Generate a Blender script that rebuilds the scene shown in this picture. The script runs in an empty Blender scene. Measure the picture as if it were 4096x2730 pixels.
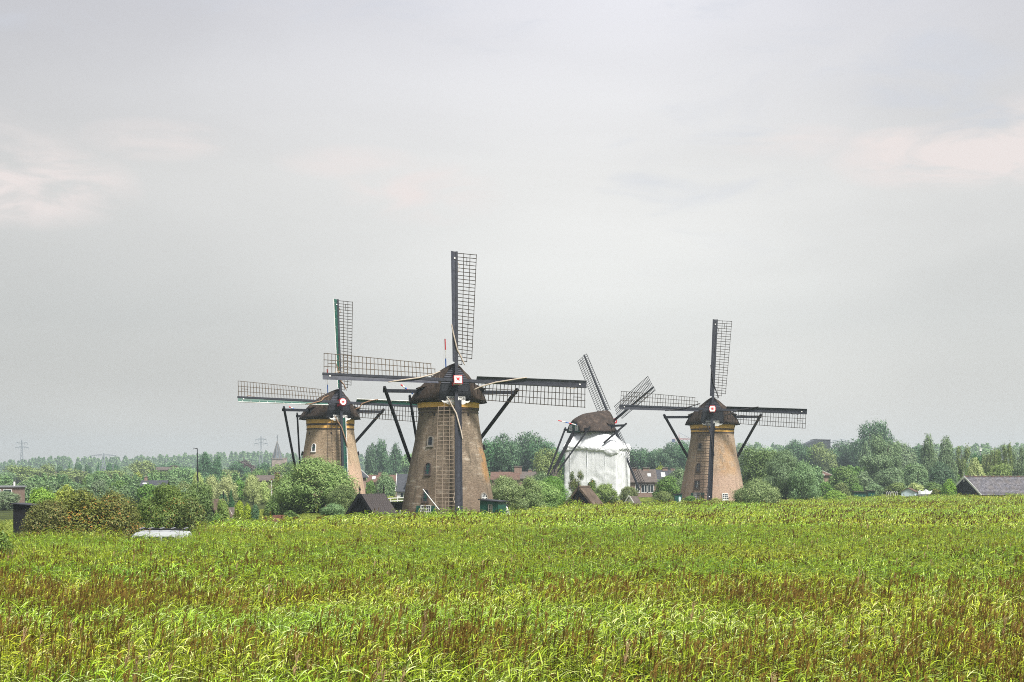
import bpy, bmesh, math, random
import numpy as np
from mathutils import Vector, Matrix, noise

random.seed(7)
SC = bpy.context.scene
COL = SC.collection
R = math.radians

# ------------------------------------------------------------------ camera
F = 6258.0            # focal length in pixels of the 4096 px wide photograph (55 mm on 36 mm)
HORIZON = 1915.0
EYE = 4.0
cam = bpy.data.cameras.new('camera')
cam.sensor_width = 36.0
cam.lens = 36.0 * F / 4096.0
cam.shift_y = (HORIZON - 1365.0) / 4096.0
cam.clip_start = 0.5
cam.clip_end = 9000.0
cam_ob = bpy.data.objects.new('camera', cam)
COL.objects.link(cam_ob)
cam_ob.location = (0, 0, EYE)
cam_ob.rotation_euler = (R(90), 0, 0)
SC.camera = cam_ob

# ------------------------------------------------------------------ world, sun, exposure
SUN_EL, SUN_AZ = 56.0, 140.0       # azimuth clockwise from +Y: behind the camera, to its right
SUN_STRENGTH, SUN_ANGLE = 5.0, 14.0
SKY_STRENGTH = 0.087
EXPOSURE = 0.8
HAZE = 0.00027
world = bpy.data.worlds.new('World')
SC.world = world
world.use_nodes = True
wn, wl = world.node_tree.nodes, world.node_tree.links
wn.clear()


def wnode(t, **kw):
    n = wn.new(t)
    for k, v in kw.items():
        setattr(n, k, v)
    return n


def wmath(op, a, b=None, c=None):
    n = wnode('ShaderNodeMath', operation=op)
    for i, v in enumerate((a, b, c)):
        if v is None:
            continue
        if isinstance(v, (int, float)):
            n.inputs[i].default_value = v
        else:
            wl.new(v, n.inputs[i])
    return n.outputs[0]


def wmix(fac, a, b):
    n = wnode('ShaderNodeMix', data_type='RGBA')
    for sock, v in ((n.inputs[0], fac), (n.inputs[6], a), (n.inputs[7], b)):
        if isinstance(v, (int, float)):
            sock.default_value = v
        elif isinstance(v, tuple):
            sock.default_value = (*v, 1)
        else:
            wl.new(v, sock)
    return n.outputs[2]


sky = wnode('ShaderNodeTexSky', sky_type='NISHITA')
sky.sun_disc = False
sky.sun_elevation = R(SUN_EL)
sky.sun_rotation = R(SUN_AZ)
sky.dust_density = 4.0
sky.air_density = 1.0
tc = wnode('ShaderNodeTexCoord')
sep = wnode('ShaderNodeSeparateXYZ')
wl.new(tc.outputs['Generated'], sep.inputs[0])
# a closed layer of thin cloud, a little uneven, over the clear sky
mp = wnode('ShaderNodeMapping')
mp.inputs['Scale'].default_value = (3.2, 3.2, 11.0)
wl.new(tc.outputs['Generated'], mp.inputs[0])
nz = wnode('ShaderNodeTexNoise')
nz.inputs['Scale'].default_value = 1.0
nz.inputs['Detail'].default_value = 7.0
nz.inputs['Roughness'].default_value = 0.52
nz.inputs['Distortion'].default_value = 0.5
wl.new(mp.outputs[0], nz.inputs['Vector'])
nz2 = wnode('ShaderNodeTexNoise')
nz2.inputs['Scale'].default_value = 0.55
nz2.inputs['Detail'].default_value = 3.0
wl.new(mp.outputs[0], nz2.inputs['Vector'])
ramp = wnode('ShaderNodeValToRGB')
ramp.color_ramp.elements[0].position = 0.0
ramp.color_ramp.elements[0].color = (5.80, 5.58, 5.15, 1)
e = ramp.color_ramp.elements.new(0.10)
e.color = (5.20, 5.20, 5.02, 1)
e = ramp.color_ramp.elements.new(0.19)
e.color = (5.50, 5.42, 5.28, 1)
ramp.color_ramp.elements[-1].position = 0.32
ramp.color_ramp.elements[-1].color = (5.25, 5.22, 5.60, 1)
wl.new(sep.outputs[2], ramp.inputs[0])
col = ramp.outputs[0]
# broad light and dark zones of the cloud layer
zone = wmath('ADD', wmath('MULTIPLY_ADD', nz2.outputs[0], 0.50, 0.64), wmath('MULTIPLY', nz.outputs[0], 0.26))
# the veil is thinnest, and so brightest, in a broad zone about straight ahead
hx = wmath('DIVIDE', wmath('SUBTRACT', sep.outputs[0], 0.08), 0.22)
glow = wmath('EXPONENT', wmath('MULTIPLY', wmath('MULTIPLY', hx, hx), -1.0))
zone = wmath('MULTIPLY', zone, wmath('MULTIPLY_ADD', glow, 0.28, 0.73))
zn = wnode('ShaderNodeVectorMath', operation='SCALE')
wl.new(col, zn.inputs[0])
wl.new(zone, zn.inputs[3])
col = zn.outputs[0]
# small pinkish cumulus shreds inside the layer
cl = None
for (px, py, rx, rz, amp) in ((3860, 625, 0.085, 0.022, 1.15), (3640, 640, 0.045, 0.016, 0.8), (3590, 570, 0.035, 0.010, 0.9), (100, 740, 0.07, 0.028, 0.95), (1690, 770, 0.055, 0.022, 0.75), (1400, 650, 0.05, 0.012, 0.5),
                              (3180, 570, 0.045, 0.012, 0.45), (620, 560, 0.05, 0.014, 0.5), (4500, 500, 0.1, 0.03, 0.9), (-500, 560, 0.12, 0.03, 0.7)):
    d = Vector(((px - 2048) / F, 1.0, (HORIZON - py) / F)).normalized()
    dx = wmath('DIVIDE', wmath('SUBTRACT', sep.outputs[0], d.x), rx)
    dz = wmath('DIVIDE', wmath('SUBTRACT', sep.outputs[2], d.z), rz)
    q = wmath('ADD', wmath('MULTIPLY', dx, dx), wmath('MULTIPLY', dz, dz))
    g = wmath('MULTIPLY', wmath('MAXIMUM', wmath('SUBTRACT', 1.0, q), 0.0), amp)
    front = wmath('GREATER_THAN', sep.outputs[1], 0.0)
    g = wmath('MULTIPLY', g, front)
    cl = g if cl is None else wmath('MAXIMUM', cl, g)
mp3 = wnode('ShaderNodeMapping')
mp3.inputs['Scale'].default_value = (13.0, 13.0, 42.0)
wl.new(tc.outputs['Generated'], mp3.inputs[0])
nz3 = wnode('ShaderNodeTexNoise')
nz3.inputs['Scale'].default_value = 1.0
nz3.inputs['Detail'].default_value = 9.0
nz3.inputs['Roughness'].default_value = 0.58
nz3.inputs['Distortion'].default_value = 0.8
wl.new(mp3.outputs[0], nz3.inputs['Vector'])
nm = wnode('ShaderNodeMapRange', interpolation_type='SMOOTHSTEP')
wl.new(wmath('ADD', wmath('MULTIPLY', nz3.outputs[0], 0.75), wmath('MULTIPLY', nz.outputs[0], 0.25)), nm.inputs[0])
nm.inputs[1].default_value = 0.38
nm.inputs[2].default_value = 0.62
cl = wmath('MULTIPLY', cl, nm.outputs[0])
cl = wmath('MINIMUM', wmath('MULTIPLY', cl, 1.25), 0.9)
col = wmix(cl, col, (6.0, 5.38, 5.16))
# thinner, cooler gaps between the shreds
gaps = wnode('ShaderNodeMapRange', interpolation_type='SMOOTHSTEP')
wl.new(wmath('ADD', wmath('MULTIPLY', nz3.outputs[0], 0.35), wmath('MULTIPLY', nz2.outputs[0], 0.65)), gaps.inputs[0])
gaps.inputs[1].default_value = 0.52
gaps.inputs[2].default_value = 0.40
up_ = wnode('ShaderNodeMapRange', interpolation_type='SMOOTHSTEP')
wl.new(sep.outputs[2], up_.inputs[0])
up_.inputs[1].default_value = 0.09
up_.inputs[2].default_value = 0.20
col = wmix(wmath('MULTIPLY', wmath('MULTIPLY', gaps.outputs[0], up_.outputs[0]), wmath('MULTIPLY', wmath('SUBTRACT', 1.0, cl), 0.45)), col, (4.35, 4.55, 5.05))
col = wmix(0.06, col, sky.outputs[0])
bg = wnode('ShaderNodeBackground')
bg.inputs['Strength'].default_value = SKY_STRENGTH
wl.new(col, bg.inputs['Color'])
wo = wnode('ShaderNodeOutputWorld')
wl.new(bg.outputs[0], wo.inputs['Surface'])

sun = bpy.data.lights.new('sun', 'SUN')
sun.energy = SUN_STRENGTH
sun.angle = R(SUN_ANGLE)
sun.color = (1.0, 0.955, 0.88)
sun_ob = bpy.data.objects.new('sun', sun)
COL.objects.link(sun_ob)
sd = Vector((math.sin(R(SUN_AZ)) * math.cos(R(SUN_EL)), math.cos(R(SUN_AZ)) * math.cos(R(SUN_EL)), math.sin(R(SUN_EL))))
sun_ob.rotation_euler = (-sd).to_track_quat('-Z', 'Y').to_euler()
sun_ob.location = sd * 300

SC.view_settings.view_transform = 'Standard'
SC.view_settings.look = 'None'
SC.view_settings.exposure = EXPOSURE
SC.view_settings.gamma = 1.0
SC.view_settings.use_curve_mapping = False
SC.render.engine = 'CYCLES'
SC.cycles.max_bounces = 5
SC.cycles.diffuse_bounces = 2
SC.cycles.glossy_bounces = 2
SC.cycles.transmission_bounces = 2
SC.cycles.volume_bounces = 0
SC.cycles.transparent_max_bounces = 8
SC.cycles.use_denoising = False
SC.cycles.denoiser = 'OPENIMAGEDENOISE'
SC.cycles.denoising_input_passes = 'RGB_ALBEDO_NORMAL'
SC.cycles.denoising_prefilter = 'ACCURATE'
SC.cycles.sample_clamp_indirect = 6.0
SC.cycles.filter_width = 1.0
SC.cycles.use_adaptive_sampling = False


def at(px, py, D):
    """point of the world seen at pixel px, py of the photograph when it stands D metres away"""
    return Vector(((px - 2048.0) / F * D, D, EYE + (HORIZON - py) / F * D))


def ax(px, D):
    return (px - 2048.0) / F * D


# ------------------------------------------------------------------ materials
MATS = {}


def srgb(r, g, b):
    def f(c):
        c /= 255.0
        return c / 12.92 if c <= 0.04045 else ((c + 0.055) / 1.055) ** 2.4
    return (f(r), f(g), f(b))


class Mat:
    def __init__(self, name, rough=0.7, spec=0.3):
        self.m = bpy.data.materials.new(name)
        self.m.use_nodes = True
        self.n, self.l = self.m.node_tree.nodes, self.m.node_tree.links
        self.b = self.n['Principled BSDF']
        self.b.inputs['Roughness'].default_value = rough
        self.b.inputs['Specular IOR Level'].default_value = spec
        self.o = self.n['Material Output']
        self._tc = None
        MATS[name] = self.m

    def node(self, t, **kw):
        n = self.n.new(t)
        for k, v in kw.items():
            setattr(n, k, v)
        return n

    def put(self, sock, v):
        if isinstance(v, (int, float)):
            sock.default_value = v
        elif isinstance(v, tuple):
            sock.default_value = (*v, 1.0) if len(sock.default_value) == 4 and len(v) == 3 else v
        else:
            self.l.new(v, sock)

    def tc(self, which='Object'):
        if self._tc is None:
            self._tc = self.node('ShaderNodeTexCoord')
        return self._tc.outputs[which]

    def noise(self, scale, detail=4.0, rough=0.55, vec=None, stretch=None, which='Object', dist=0.0):
        v = vec if vec is not None else self.tc(which)
        if stretch:
            mp = self.node('ShaderNodeMapping')
            mp.inputs['Scale'].default_value = stretch
            self.l.new(v, mp.inputs[0])
            v = mp.outputs[0]
        n = self.node('ShaderNodeTexNoise')
        n.inputs['Scale'].default_value = scale
        n.inputs['Detail'].default_value = detail
        n.inputs['Roughness'].default_value = rough
        n.inputs['Distortion'].default_value = dist
        self.l.new(v, n.inputs['Vector'])
        return n.outputs[0]

    def rng(self, v, a, b, c=0.0, d=1.0, smooth=True):
        n = self.node('ShaderNodeMapRange', interpolation_type='SMOOTHSTEP' if smooth else 'LINEAR')
        self.l.new(v, n.inputs[0])
        for i, x in zip((1, 2, 3, 4), (a, b, c, d)):
            n.inputs[i].default_value = x
        return n.outputs[0]

    def math(self, op, a, b=None):
        n = self.node('ShaderNodeMath', operation=op)
        self.put(n.inputs[0], a)
        if b is not None:
            self.put(n.inputs[1], b)
        return n.outputs[0]

    def mix(self, fac, a, b, blend='MIX'):
        n = self.node('ShaderNodeMix', data_type='RGBA', blend_type=blend)
        self.put(n.inputs[0], fac)
        self.put(n.inputs[6], a)
        self.put(n.inputs[7], b)
        return n.outputs[2]

    def attr(self, name, kind='GEOMETRY', out='Fac'):
        n = self.node('ShaderNodeAttribute', attribute_type=kind, attribute_name=name)
        return n.outputs[out]

    def bump(self, h, strength=0.4, dist=0.05):
        n = self.node('ShaderNodeBump')
        n.inputs['Strength'].default_value = strength
        n.inputs['Distance'].default_value = dist
        self.l.new(h, n.inputs['Height'])
        self.l.new(n.outputs[0], self.b.inputs['Normal'])

    def color(self, v):
        self.put(self.b.inputs['Base Color'], v)
        return self

    def leafy(self, colour, trans=0.35, tcol=None):
        """thin leaf: the surface plus light let through"""
        self.color(colour)
        t = self.node('ShaderNodeBsdfTranslucent')
        self.put(t.inputs['Color'], tcol if tcol is not None else colour)
        mx = self.node('ShaderNodeMixShader')
        mx.inputs[0].default_value = trans
        self.l.new(self.b.outputs[0], mx.inputs[1])
        self.l.new(t.outputs[0], mx.inputs[2])
        self.l.new(mx.outputs[0], self.o.inputs['Surface'])


def plain(name, c, rough=0.6, spec=0.3, var=0.25, scale=3.0, bump=0.0):
    """paint or wood: a base colour with uneven weathering at two sizes"""
    m = Mat(name, rough, spec)
    n1 = m.noise(scale, 5)
    n2 = m.noise(scale * 9, 3)
    k = m.math('ADD', m.math('MULTIPLY', n1, 0.65), m.math('MULTIPLY', n2, 0.35))
    lo = tuple(x * (1 - var) for x in c)
    hi = tuple(min(1.0, x * (1 + var)) for x in c)
    m.color(m.mix(m.rng(k, 0.32, 0.68), lo, hi))
    if bump:
        m.bump(n2, bump, 0.03)
    return m


plain('black_paint', (0.016, 0.018, 0.024), 0.5, 0.35, 0.35)
plain('blue_black_paint', (0.018, 0.020, 0.028), 0.55, 0.22, 0.3)
plain('blue_grey_board', (0.036, 0.039, 0.052), 0.6, 0.22, 0.35)
plain('tar_wood', (0.010, 0.010, 0.013), 0.7, 0.2, 0.4, 4.0)
plain('green_paint', (0.008, 0.062, 0.044), 0.5, 0.35, 0.35)
plain('white_paint', (0.62, 0.62, 0.61), 0.5, 0.3, 0.08)
plain('red_paint', (0.50, 0.012, 0.018), 0.45, 0.35, 0.15)
plain('blue_paint', (0.02, 0.10, 0.36), 0.45, 0.35, 0.15)
plain('ochre_paint', (0.72, 0.42, 0.12), 0.7, 0.2, 0.22, 2.0)
plain('dark_brick_course', (0.085, 0.065, 0.058), 0.85, 0.2, 0.35, 6.0)
plain('sail_lath_tan', (0.085, 0.066, 0.048), 0.75, 0.2, 0.3)  # same laths, with sunlight on the left sails painted into the colour
plain('sail_lath_pale', (0.17, 0.135, 0.105), 0.75, 0.2, 0.3)  # same laths, the sunlit look of the lower sail put into the colour
plain('sail_lath', (0.030, 0.022, 0.015), 0.75, 0.2, 0.3)
plain('pale_sailcloth', (0.36, 0.31, 0.26), 0.85, 0.1, 0.25, 5.0)
plain('brown_sailcloth', (0.20, 0.125, 0.08), 0.85, 0.1, 0.25, 5.0)
plain('dark_sailcloth', (0.035, 0.033, 0.036), 0.85, 0.1, 0.25, 5.0)
plain('lettering', (0.02, 0.02, 0.022), 0.6, 0.2, 0.1)
plain('grey_stone', (0.20, 0.185, 0.165), 0.85, 0.2, 0.25, 5.0)
plain('bark', (0.07, 0.055, 0.042), 0.9, 0.1, 0.35, 6.0)
plain('dead_wood', (0.16, 0.14, 0.12), 0.9, 0.1, 0.3, 6.0)
plain('shingle_roof', (0.046, 0.040, 0.040), 0.8, 0.2, 0.5, 3.0)
plain('slate_roof', (0.042, 0.046, 0.055), 0.75, 0.25, 0.3, 2.0)
plain('red_tile_roof', (0.105, 0.064, 0.050), 0.8, 0.2, 0.3, 2.0)
plain('brown_tile_roof', (0.088, 0.074, 0.066), 0.8, 0.2, 0.3, 2.0)
plain('house_brick', (0.22, 0.155, 0.125), 0.85, 0.2, 0.2, 3.0)
plain('church_stone', (0.26, 0.215, 0.19), 0.85, 0.2, 0.25, 0.8)
plain('spire_slate', (0.105, 0.120, 0.135), 0.8, 0.2, 0.25, 1.0)
plain('pylon_steel', (0.20, 0.22, 0.24), 0.6, 0.4, 0.1)
plain('crane_red', (0.34, 0.10, 0.09), 0.6, 0.3, 0.1)
plain('crane_blue', (0.05, 0.07, 0.16), 0.6, 0.3, 0.1)
plain('hall_cladding', (0.060, 0.070, 0.080), 0.6, 0.3, 0.2, 0.2)
plain('rusty_sheet', (0.085, 0.036, 0.024), 0.85, 0.2, 0.4, 4.0)
plain('van_white', (0.34, 0.36, 0.38), 0.3, 0.5, 0.06)
plain('grey_metal', (0.22, 0.23, 0.25), 0.45, 0.5, 0.2)
plain('rubber', (0.02, 0.02, 0.02), 0.8, 0.2, 0.2)
plain('pale_blue_paint', (0.50, 0.60, 0.66), 0.6, 0.3, 0.12)
plain('plastic_sheet', (0.46, 0.48, 0.48), 0.4, 0.4, 0.15)
plain('brown_render', (0.40, 0.32, 0.25), 0.85, 0.2, 0.2, 2.0)

g = Mat('glass_pane', 0.08, 0.6)
g.color(g.mix(g.noise(2.0), (0.010, 0.016, 0.022), (0.035, 0.05, 0.06)))


def thatch(name, a, b, c):
    m = Mat(name, 0.95, 0.08)
    n1 = m.noise(1.1, 5, 0.6)
    n2 = m.noise(9.0, 5, 0.7, stretch=(1.0, 1.0, 0.25))
    n3 = m.noise(30.0, 2, 0.6, stretch=(1.0, 1.0, 0.2))
    k = m.math('ADD', m.math('MULTIPLY', n1, 0.5), m.math('MULTIPLY', n2, 0.5))
    colr = m.mix(m.rng(k, 0.36, 0.62), a, b)
    colr = m.mix(m.math('MULTIPLY', m.rng(n1, 0.56, 0.68), m.rng(n2, 0.48, 0.6)), colr, c)
    m.color(colr)
    m.bump(m.math('ADD', n2, m.math('MULTIPLY', n3, 0.6)), 0.9, 0.09)


thatch('thatch_dark', (0.028, 0.022, 0.018), (0.068, 0.051, 0.041), (0.115, 0.086, 0.065))
thatch('thatch_patchy', (0.028, 0.023, 0.020), (0.066, 0.050, 0.042), (0.17, 0.13, 0.095))
thatch('thatch_pale', (0.065, 0.050, 0.040), (0.13, 0.10, 0.078), (0.24, 0.19, 0.14))


def brick(name, c_a, c_b, c_low, light, lichen, stain):
    """weathered brickwork of a round tower; uv is metres round the wall and metres up"""
    m = Mat(name, 0.9, 0.15)
    uv = m.tc('UV')
    bt = m.node('ShaderNodeTexBrick')
    m.l.new(uv, bt.inputs['Vector'])
    bt.inputs['Scale'].default_value = 1.0
    bt.inputs['Brick Width'].default_value = 0.24
    bt.inputs['Row Height'].default_value = 0.085
    bt.inputs['Mortar Size'].default_value = 0.010
    bt.inputs['Mortar Smooth'].default_value = 0.3
    bt.inputs['Bias'].default_value = -0.1
    m.put(bt.inputs['Color1'], tuple(x * 0.72 for x in c_a))
    m.put(bt.inputs['Color2'], tuple(x * 1.3 for x in c_a))
    m.put(bt.inputs['Mortar'], tuple(min(0.6, x * 1.25 + 0.02) for x in c_a))
    colr = bt.outputs[0]
    big = m.noise(0.45, 5, 0.6, vec=uv, dist=0.6)
    rows = m.noise(1.0, 5, 0.65, vec=uv, stretch=(0.35, 2.6, 1.0))
    fine = m.noise(7.0, 4, 0.7, vec=uv, stretch=(0.6, 1.6, 1.0))
    colr = m.mix(m.rng(big, 0.42, 0.62), colr, m.mix(0.65, colr, c_b))
    sepn = m.node('ShaderNodeSeparateXYZ')
    m.l.new(uv, sepn.inputs[0])
    # lower courses, rebuilt in another brick
    hz = m.math('ADD', sepn.outputs[1], m.math('MULTIPLY', m.math('SUBTRACT', big, 0.5), 5.0))
    low = m.rng(hz, light[0] - 1.2, light[0] + 1.2, 1.0, 0.0)
    colr = m.mix(m.math('MULTIPLY', low, light[1]), colr, c_low)
    # efflorescence
    colr = m.mix(m.math('MULTIPLY', m.math('MULTIPLY', m.rng(rows, 0.50, 0.68), m.rng(big, 0.45, 0.6)), light[2]), colr, (0.36, 0.32, 0.27))
    # dark algae runs
    runs = m.noise(1.0, 5, 0.6, vec=uv, stretch=(1.4, 0.22, 1.0))
    colr = m.mix(m.math('MULTIPLY', m.rng(runs, 0.50, 0.70), stain), colr, (0.055, 0.048, 0.034))
    # orange lichen patches on the weather side
    if lichen:
        u0, u1, z0, z1, amt = lichen
        fu = m.math('MULTIPLY', m.rng(sepn.outputs[0], u0 - 0.5, u0 + 0.5), m.rng(sepn.outputs[0], u1 - 0.5, u1 + 0.8, 1.0, 0.0))
        fz = m.math('MULTIPLY', m.rng(sepn.outputs[1], z0 - 0.9, z0 + 0.5), m.rng(sepn.outputs[1], z1 - 0.6, z1 + 1.2, 1.0, 0.0))
        ln = m.noise(0.9, 6, 0.65, vec=uv)
        f = m.math('MULTIPLY', m.math('MULTIPLY', fu, fz), m.rng(ln, 0.40, 0.52))
        colr = m.mix(m.math('MULTIPLY', f, amt), colr, (0.36, 0.185, 0.055))
    colr = m.mix(0.55, colr, m.mix(m.rng(fine, 0.3, 0.7), tuple([0.16] * 3), tuple([0.84] * 3)), 'OVERLAY')
    m.color(colr)
    m.bump(m.math('ADD', bt.outputs['Fac'], m.math('MULTIPLY', fine, -0.8)), 0.35, 0.02)


brick('brick_grey_brown', (0.138, 0.108, 0.080), (0.230, 0.182, 0.136), (0.150, 0.108, 0.078), (3.6, 0.45, 0.95), (3.4, 5.6, 4.0, 6.9, 0.55), 0.65)
brick('brick_tan', (0.285, 0.212, 0.143), (0.355, 0.272, 0.187), (0.41, 0.290, 0.216), (5.6, 0.85, 0.45), None, 0.35)
brick('brick_pink_tan', (0.245, 0.183, 0.131), (0.325, 0.244, 0.174), (0.36, 0.256, 0.202), (4.6, 0.7, 0.7), (1.0, 4.2, 4.8, 9.0, 0.30), 0.40)


def foliage(name, dark, light, third=None, trans=0.26, rough=0.5):
    m = Mat(name, rough, 0.25)
    lr = m.attr('lr')
    rnd = m.node('ShaderNodeObjectInfo').outputs['Random']
    colr = m.mix(m.rng(lr, 0.0, 1.0, smooth=False), dark, light)
    if third:
        colr = m.mix(m.rng(lr, 0.80, 0.96), colr, third)
    hs = m.node('ShaderNodeHueSaturation')
    m.put(hs.inputs['Hue'], m.rng(rnd, 0, 1, 0.488, 0.506, False))
    m.put(hs.inputs['Saturation'], m.rng(rnd, 0, 1, 0.88, 1.08, False))
    m.put(hs.inputs['Value'], m.rng(rnd, 0, 1, 0.88, 1.14, False))
    m.put(hs.inputs['Color'], colr)
    m.leafy(hs.outputs[0], trans)


foliage('leaf_willow', (0.106, 0.195, 0.055), (0.280, 0.401, 0.130), (0.493, 0.590, 0.240))
foliage('leaf_green', (0.062, 0.142, 0.032), (0.185, 0.307, 0.070))
foliage('leaf_dark', (0.040, 0.110, 0.052), (0.110, 0.220, 0.095))  # some blue of the distant haze is mixed into this leaf colour
foliage('leaf_grey_green', (0.095, 0.175, 0.080), (0.235, 0.345, 0.160))
foliage('leaf_pale', (0.26, 0.335, 0.110), (0.48, 0.560, 0.230))
foliage('leaf_yellow', (0.168, 0.248, 0.030), (0.381, 0.437, 0.065))
foliage('leaf_bright', (0.106, 0.224, 0.030), (0.269, 0.413, 0.065))
foliage('leaf_autumn', (0.085, 0.125, 0.022), (0.22, 0.240, 0.042), (0.45, 0.21, 0.034))
foliage('leaf_apple', (0.070, 0.130, 0.026), (0.18, 0.250, 0.055), (0.30, 0.17, 0.045))
foliage('leaf_purple', (0.062, 0.045, 0.045), (0.118, 0.083, 0.080))
foliage('leaf_olive', (0.106, 0.165, 0.045), (0.252, 0.325, 0.105))
foliage('leaf_far', (0.090, 0.190, 0.075), (0.250, 0.380, 0.150))
foliage('leaf_hedge', (0.018, 0.036, 0.014), (0.035, 0.062, 0.022))

# reeds: each plant takes its own tone (tint) from the bed
m = Mat('reed_leaf', 0.42, 0.45)
lr = m.attr('lr')
ti = m.attr('tint', 'INSTANCER')
c1 = m.mix(m.rng(lr, 0.0, 0.62), (0.050, 0.120, 0.006), (0.30, 0.46, 0.035))
c2 = m.mix(m.rng(lr, 0.0, 0.62), (0.095, 0.130, 0.005), (0.42, 0.48, 0.030))
cc = m.mix(ti, c1, c2)
cc = m.mix(m.rng(lr, 0.72, 1.0), cc, (0.64, 0.68, 0.36))  # palest leaves: sky reflection painted in as a lighter leaf colour
cc = m.mix(1.0, cc, m.attr('shade', 'INSTANCER', 'Color'), 'MULTIPLY')
m.leafy(cc, 0.30, m.mix(ti, (0.26, 0.44, 0.012), (0.40, 0.44, 0.012)))
m = Mat('reed_stem', 0.6, 0.3)
m.color(m.mix(m.attr('lr'), (0.030, 0.022, 0.010), (0.12, 0.12, 0.025)))
m = Mat('reed_plume', 0.9, 0.1)
lr = m.attr('lr')
m.leafy(m.mix(lr, (0.072, 0.042, 0.010), (0.29, 0.185, 0.045)), 0.3)
m = Mat('reed_plume_pale', 0.9, 0.1)
m.leafy(m.mix(m.attr('lr'), (0.34, 0.22, 0.12), (0.58, 0.42, 0.26)), 0.3)
m = Mat('grass_blade', 0.6, 0.3)
m.leafy(m.mix(m.attr('lr'), (0.10, 0.165, 0.018), (0.32, 0.36, 0.060)), 0.3)
m = Mat('marsh_soil', 0.95, 0.1)
n1 = m.noise(0.35, 6, 0.65)
m.color(m.mix(m.rng(n1, 0.35, 0.65), (0.022, 0.030, 0.009), (0.060, 0.075, 0.018)))
m.bump(m.noise(4.0, 5), 0.8, 0.2)

m = Mat('tarpaulin_white', 0.45, 0.35)
n1 = m.noise(0.8, 5)
m.color(m.mix(m.rng(n1, 0.3, 0.7), (0.62, 0.64, 0.66), (0.69, 0.71, 0.73)))
w1 = m.noise(2.2, 6, 0.62, stretch=(1.6, 1.6, 0.30), dist=1.2)
w2 = m.noise(1.6, 5, 0.6, dist=2.0)
m.bump(m.math('ADD', w1, w2), 0.35, 0.12)

m = Mat('pantile_roof', 0.7, 0.35)
uv = m.tc('UV')
bt = m.node('ShaderNodeTexBrick')
m.l.new(uv, bt.inputs['Vector'])
bt.inputs['Scale'].default_value = 1.0
bt.inputs['Brick Width'].default_value = 0.36
bt.inputs['Row Height'].default_value = 0.34
bt.inputs['Mortar Size'].default_value = 0.05
bt.inputs['Mortar Smooth'].default_value = 0.6
bt.inputs['Bias'].default_value = 0.0
m.put(bt.inputs['Color1'], (0.055, 0.054, 0.066))
m.put(bt.inputs['Color2'], (0.165, 0.163, 0.19))
m.put(bt.inputs['Mortar'], (0.045, 0.042, 0.05))
colr = m.mix(m.rng(m.noise(0.5, 5, 0.6, vec=uv), 0.4, 0.65), bt.outputs[0], m.mix(0.5, bt.outputs[0], (0.12, 0.105, 0.095)))
m.color(colr)
m.bump(bt.outputs['Fac'], 0.6, -0.05)


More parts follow.
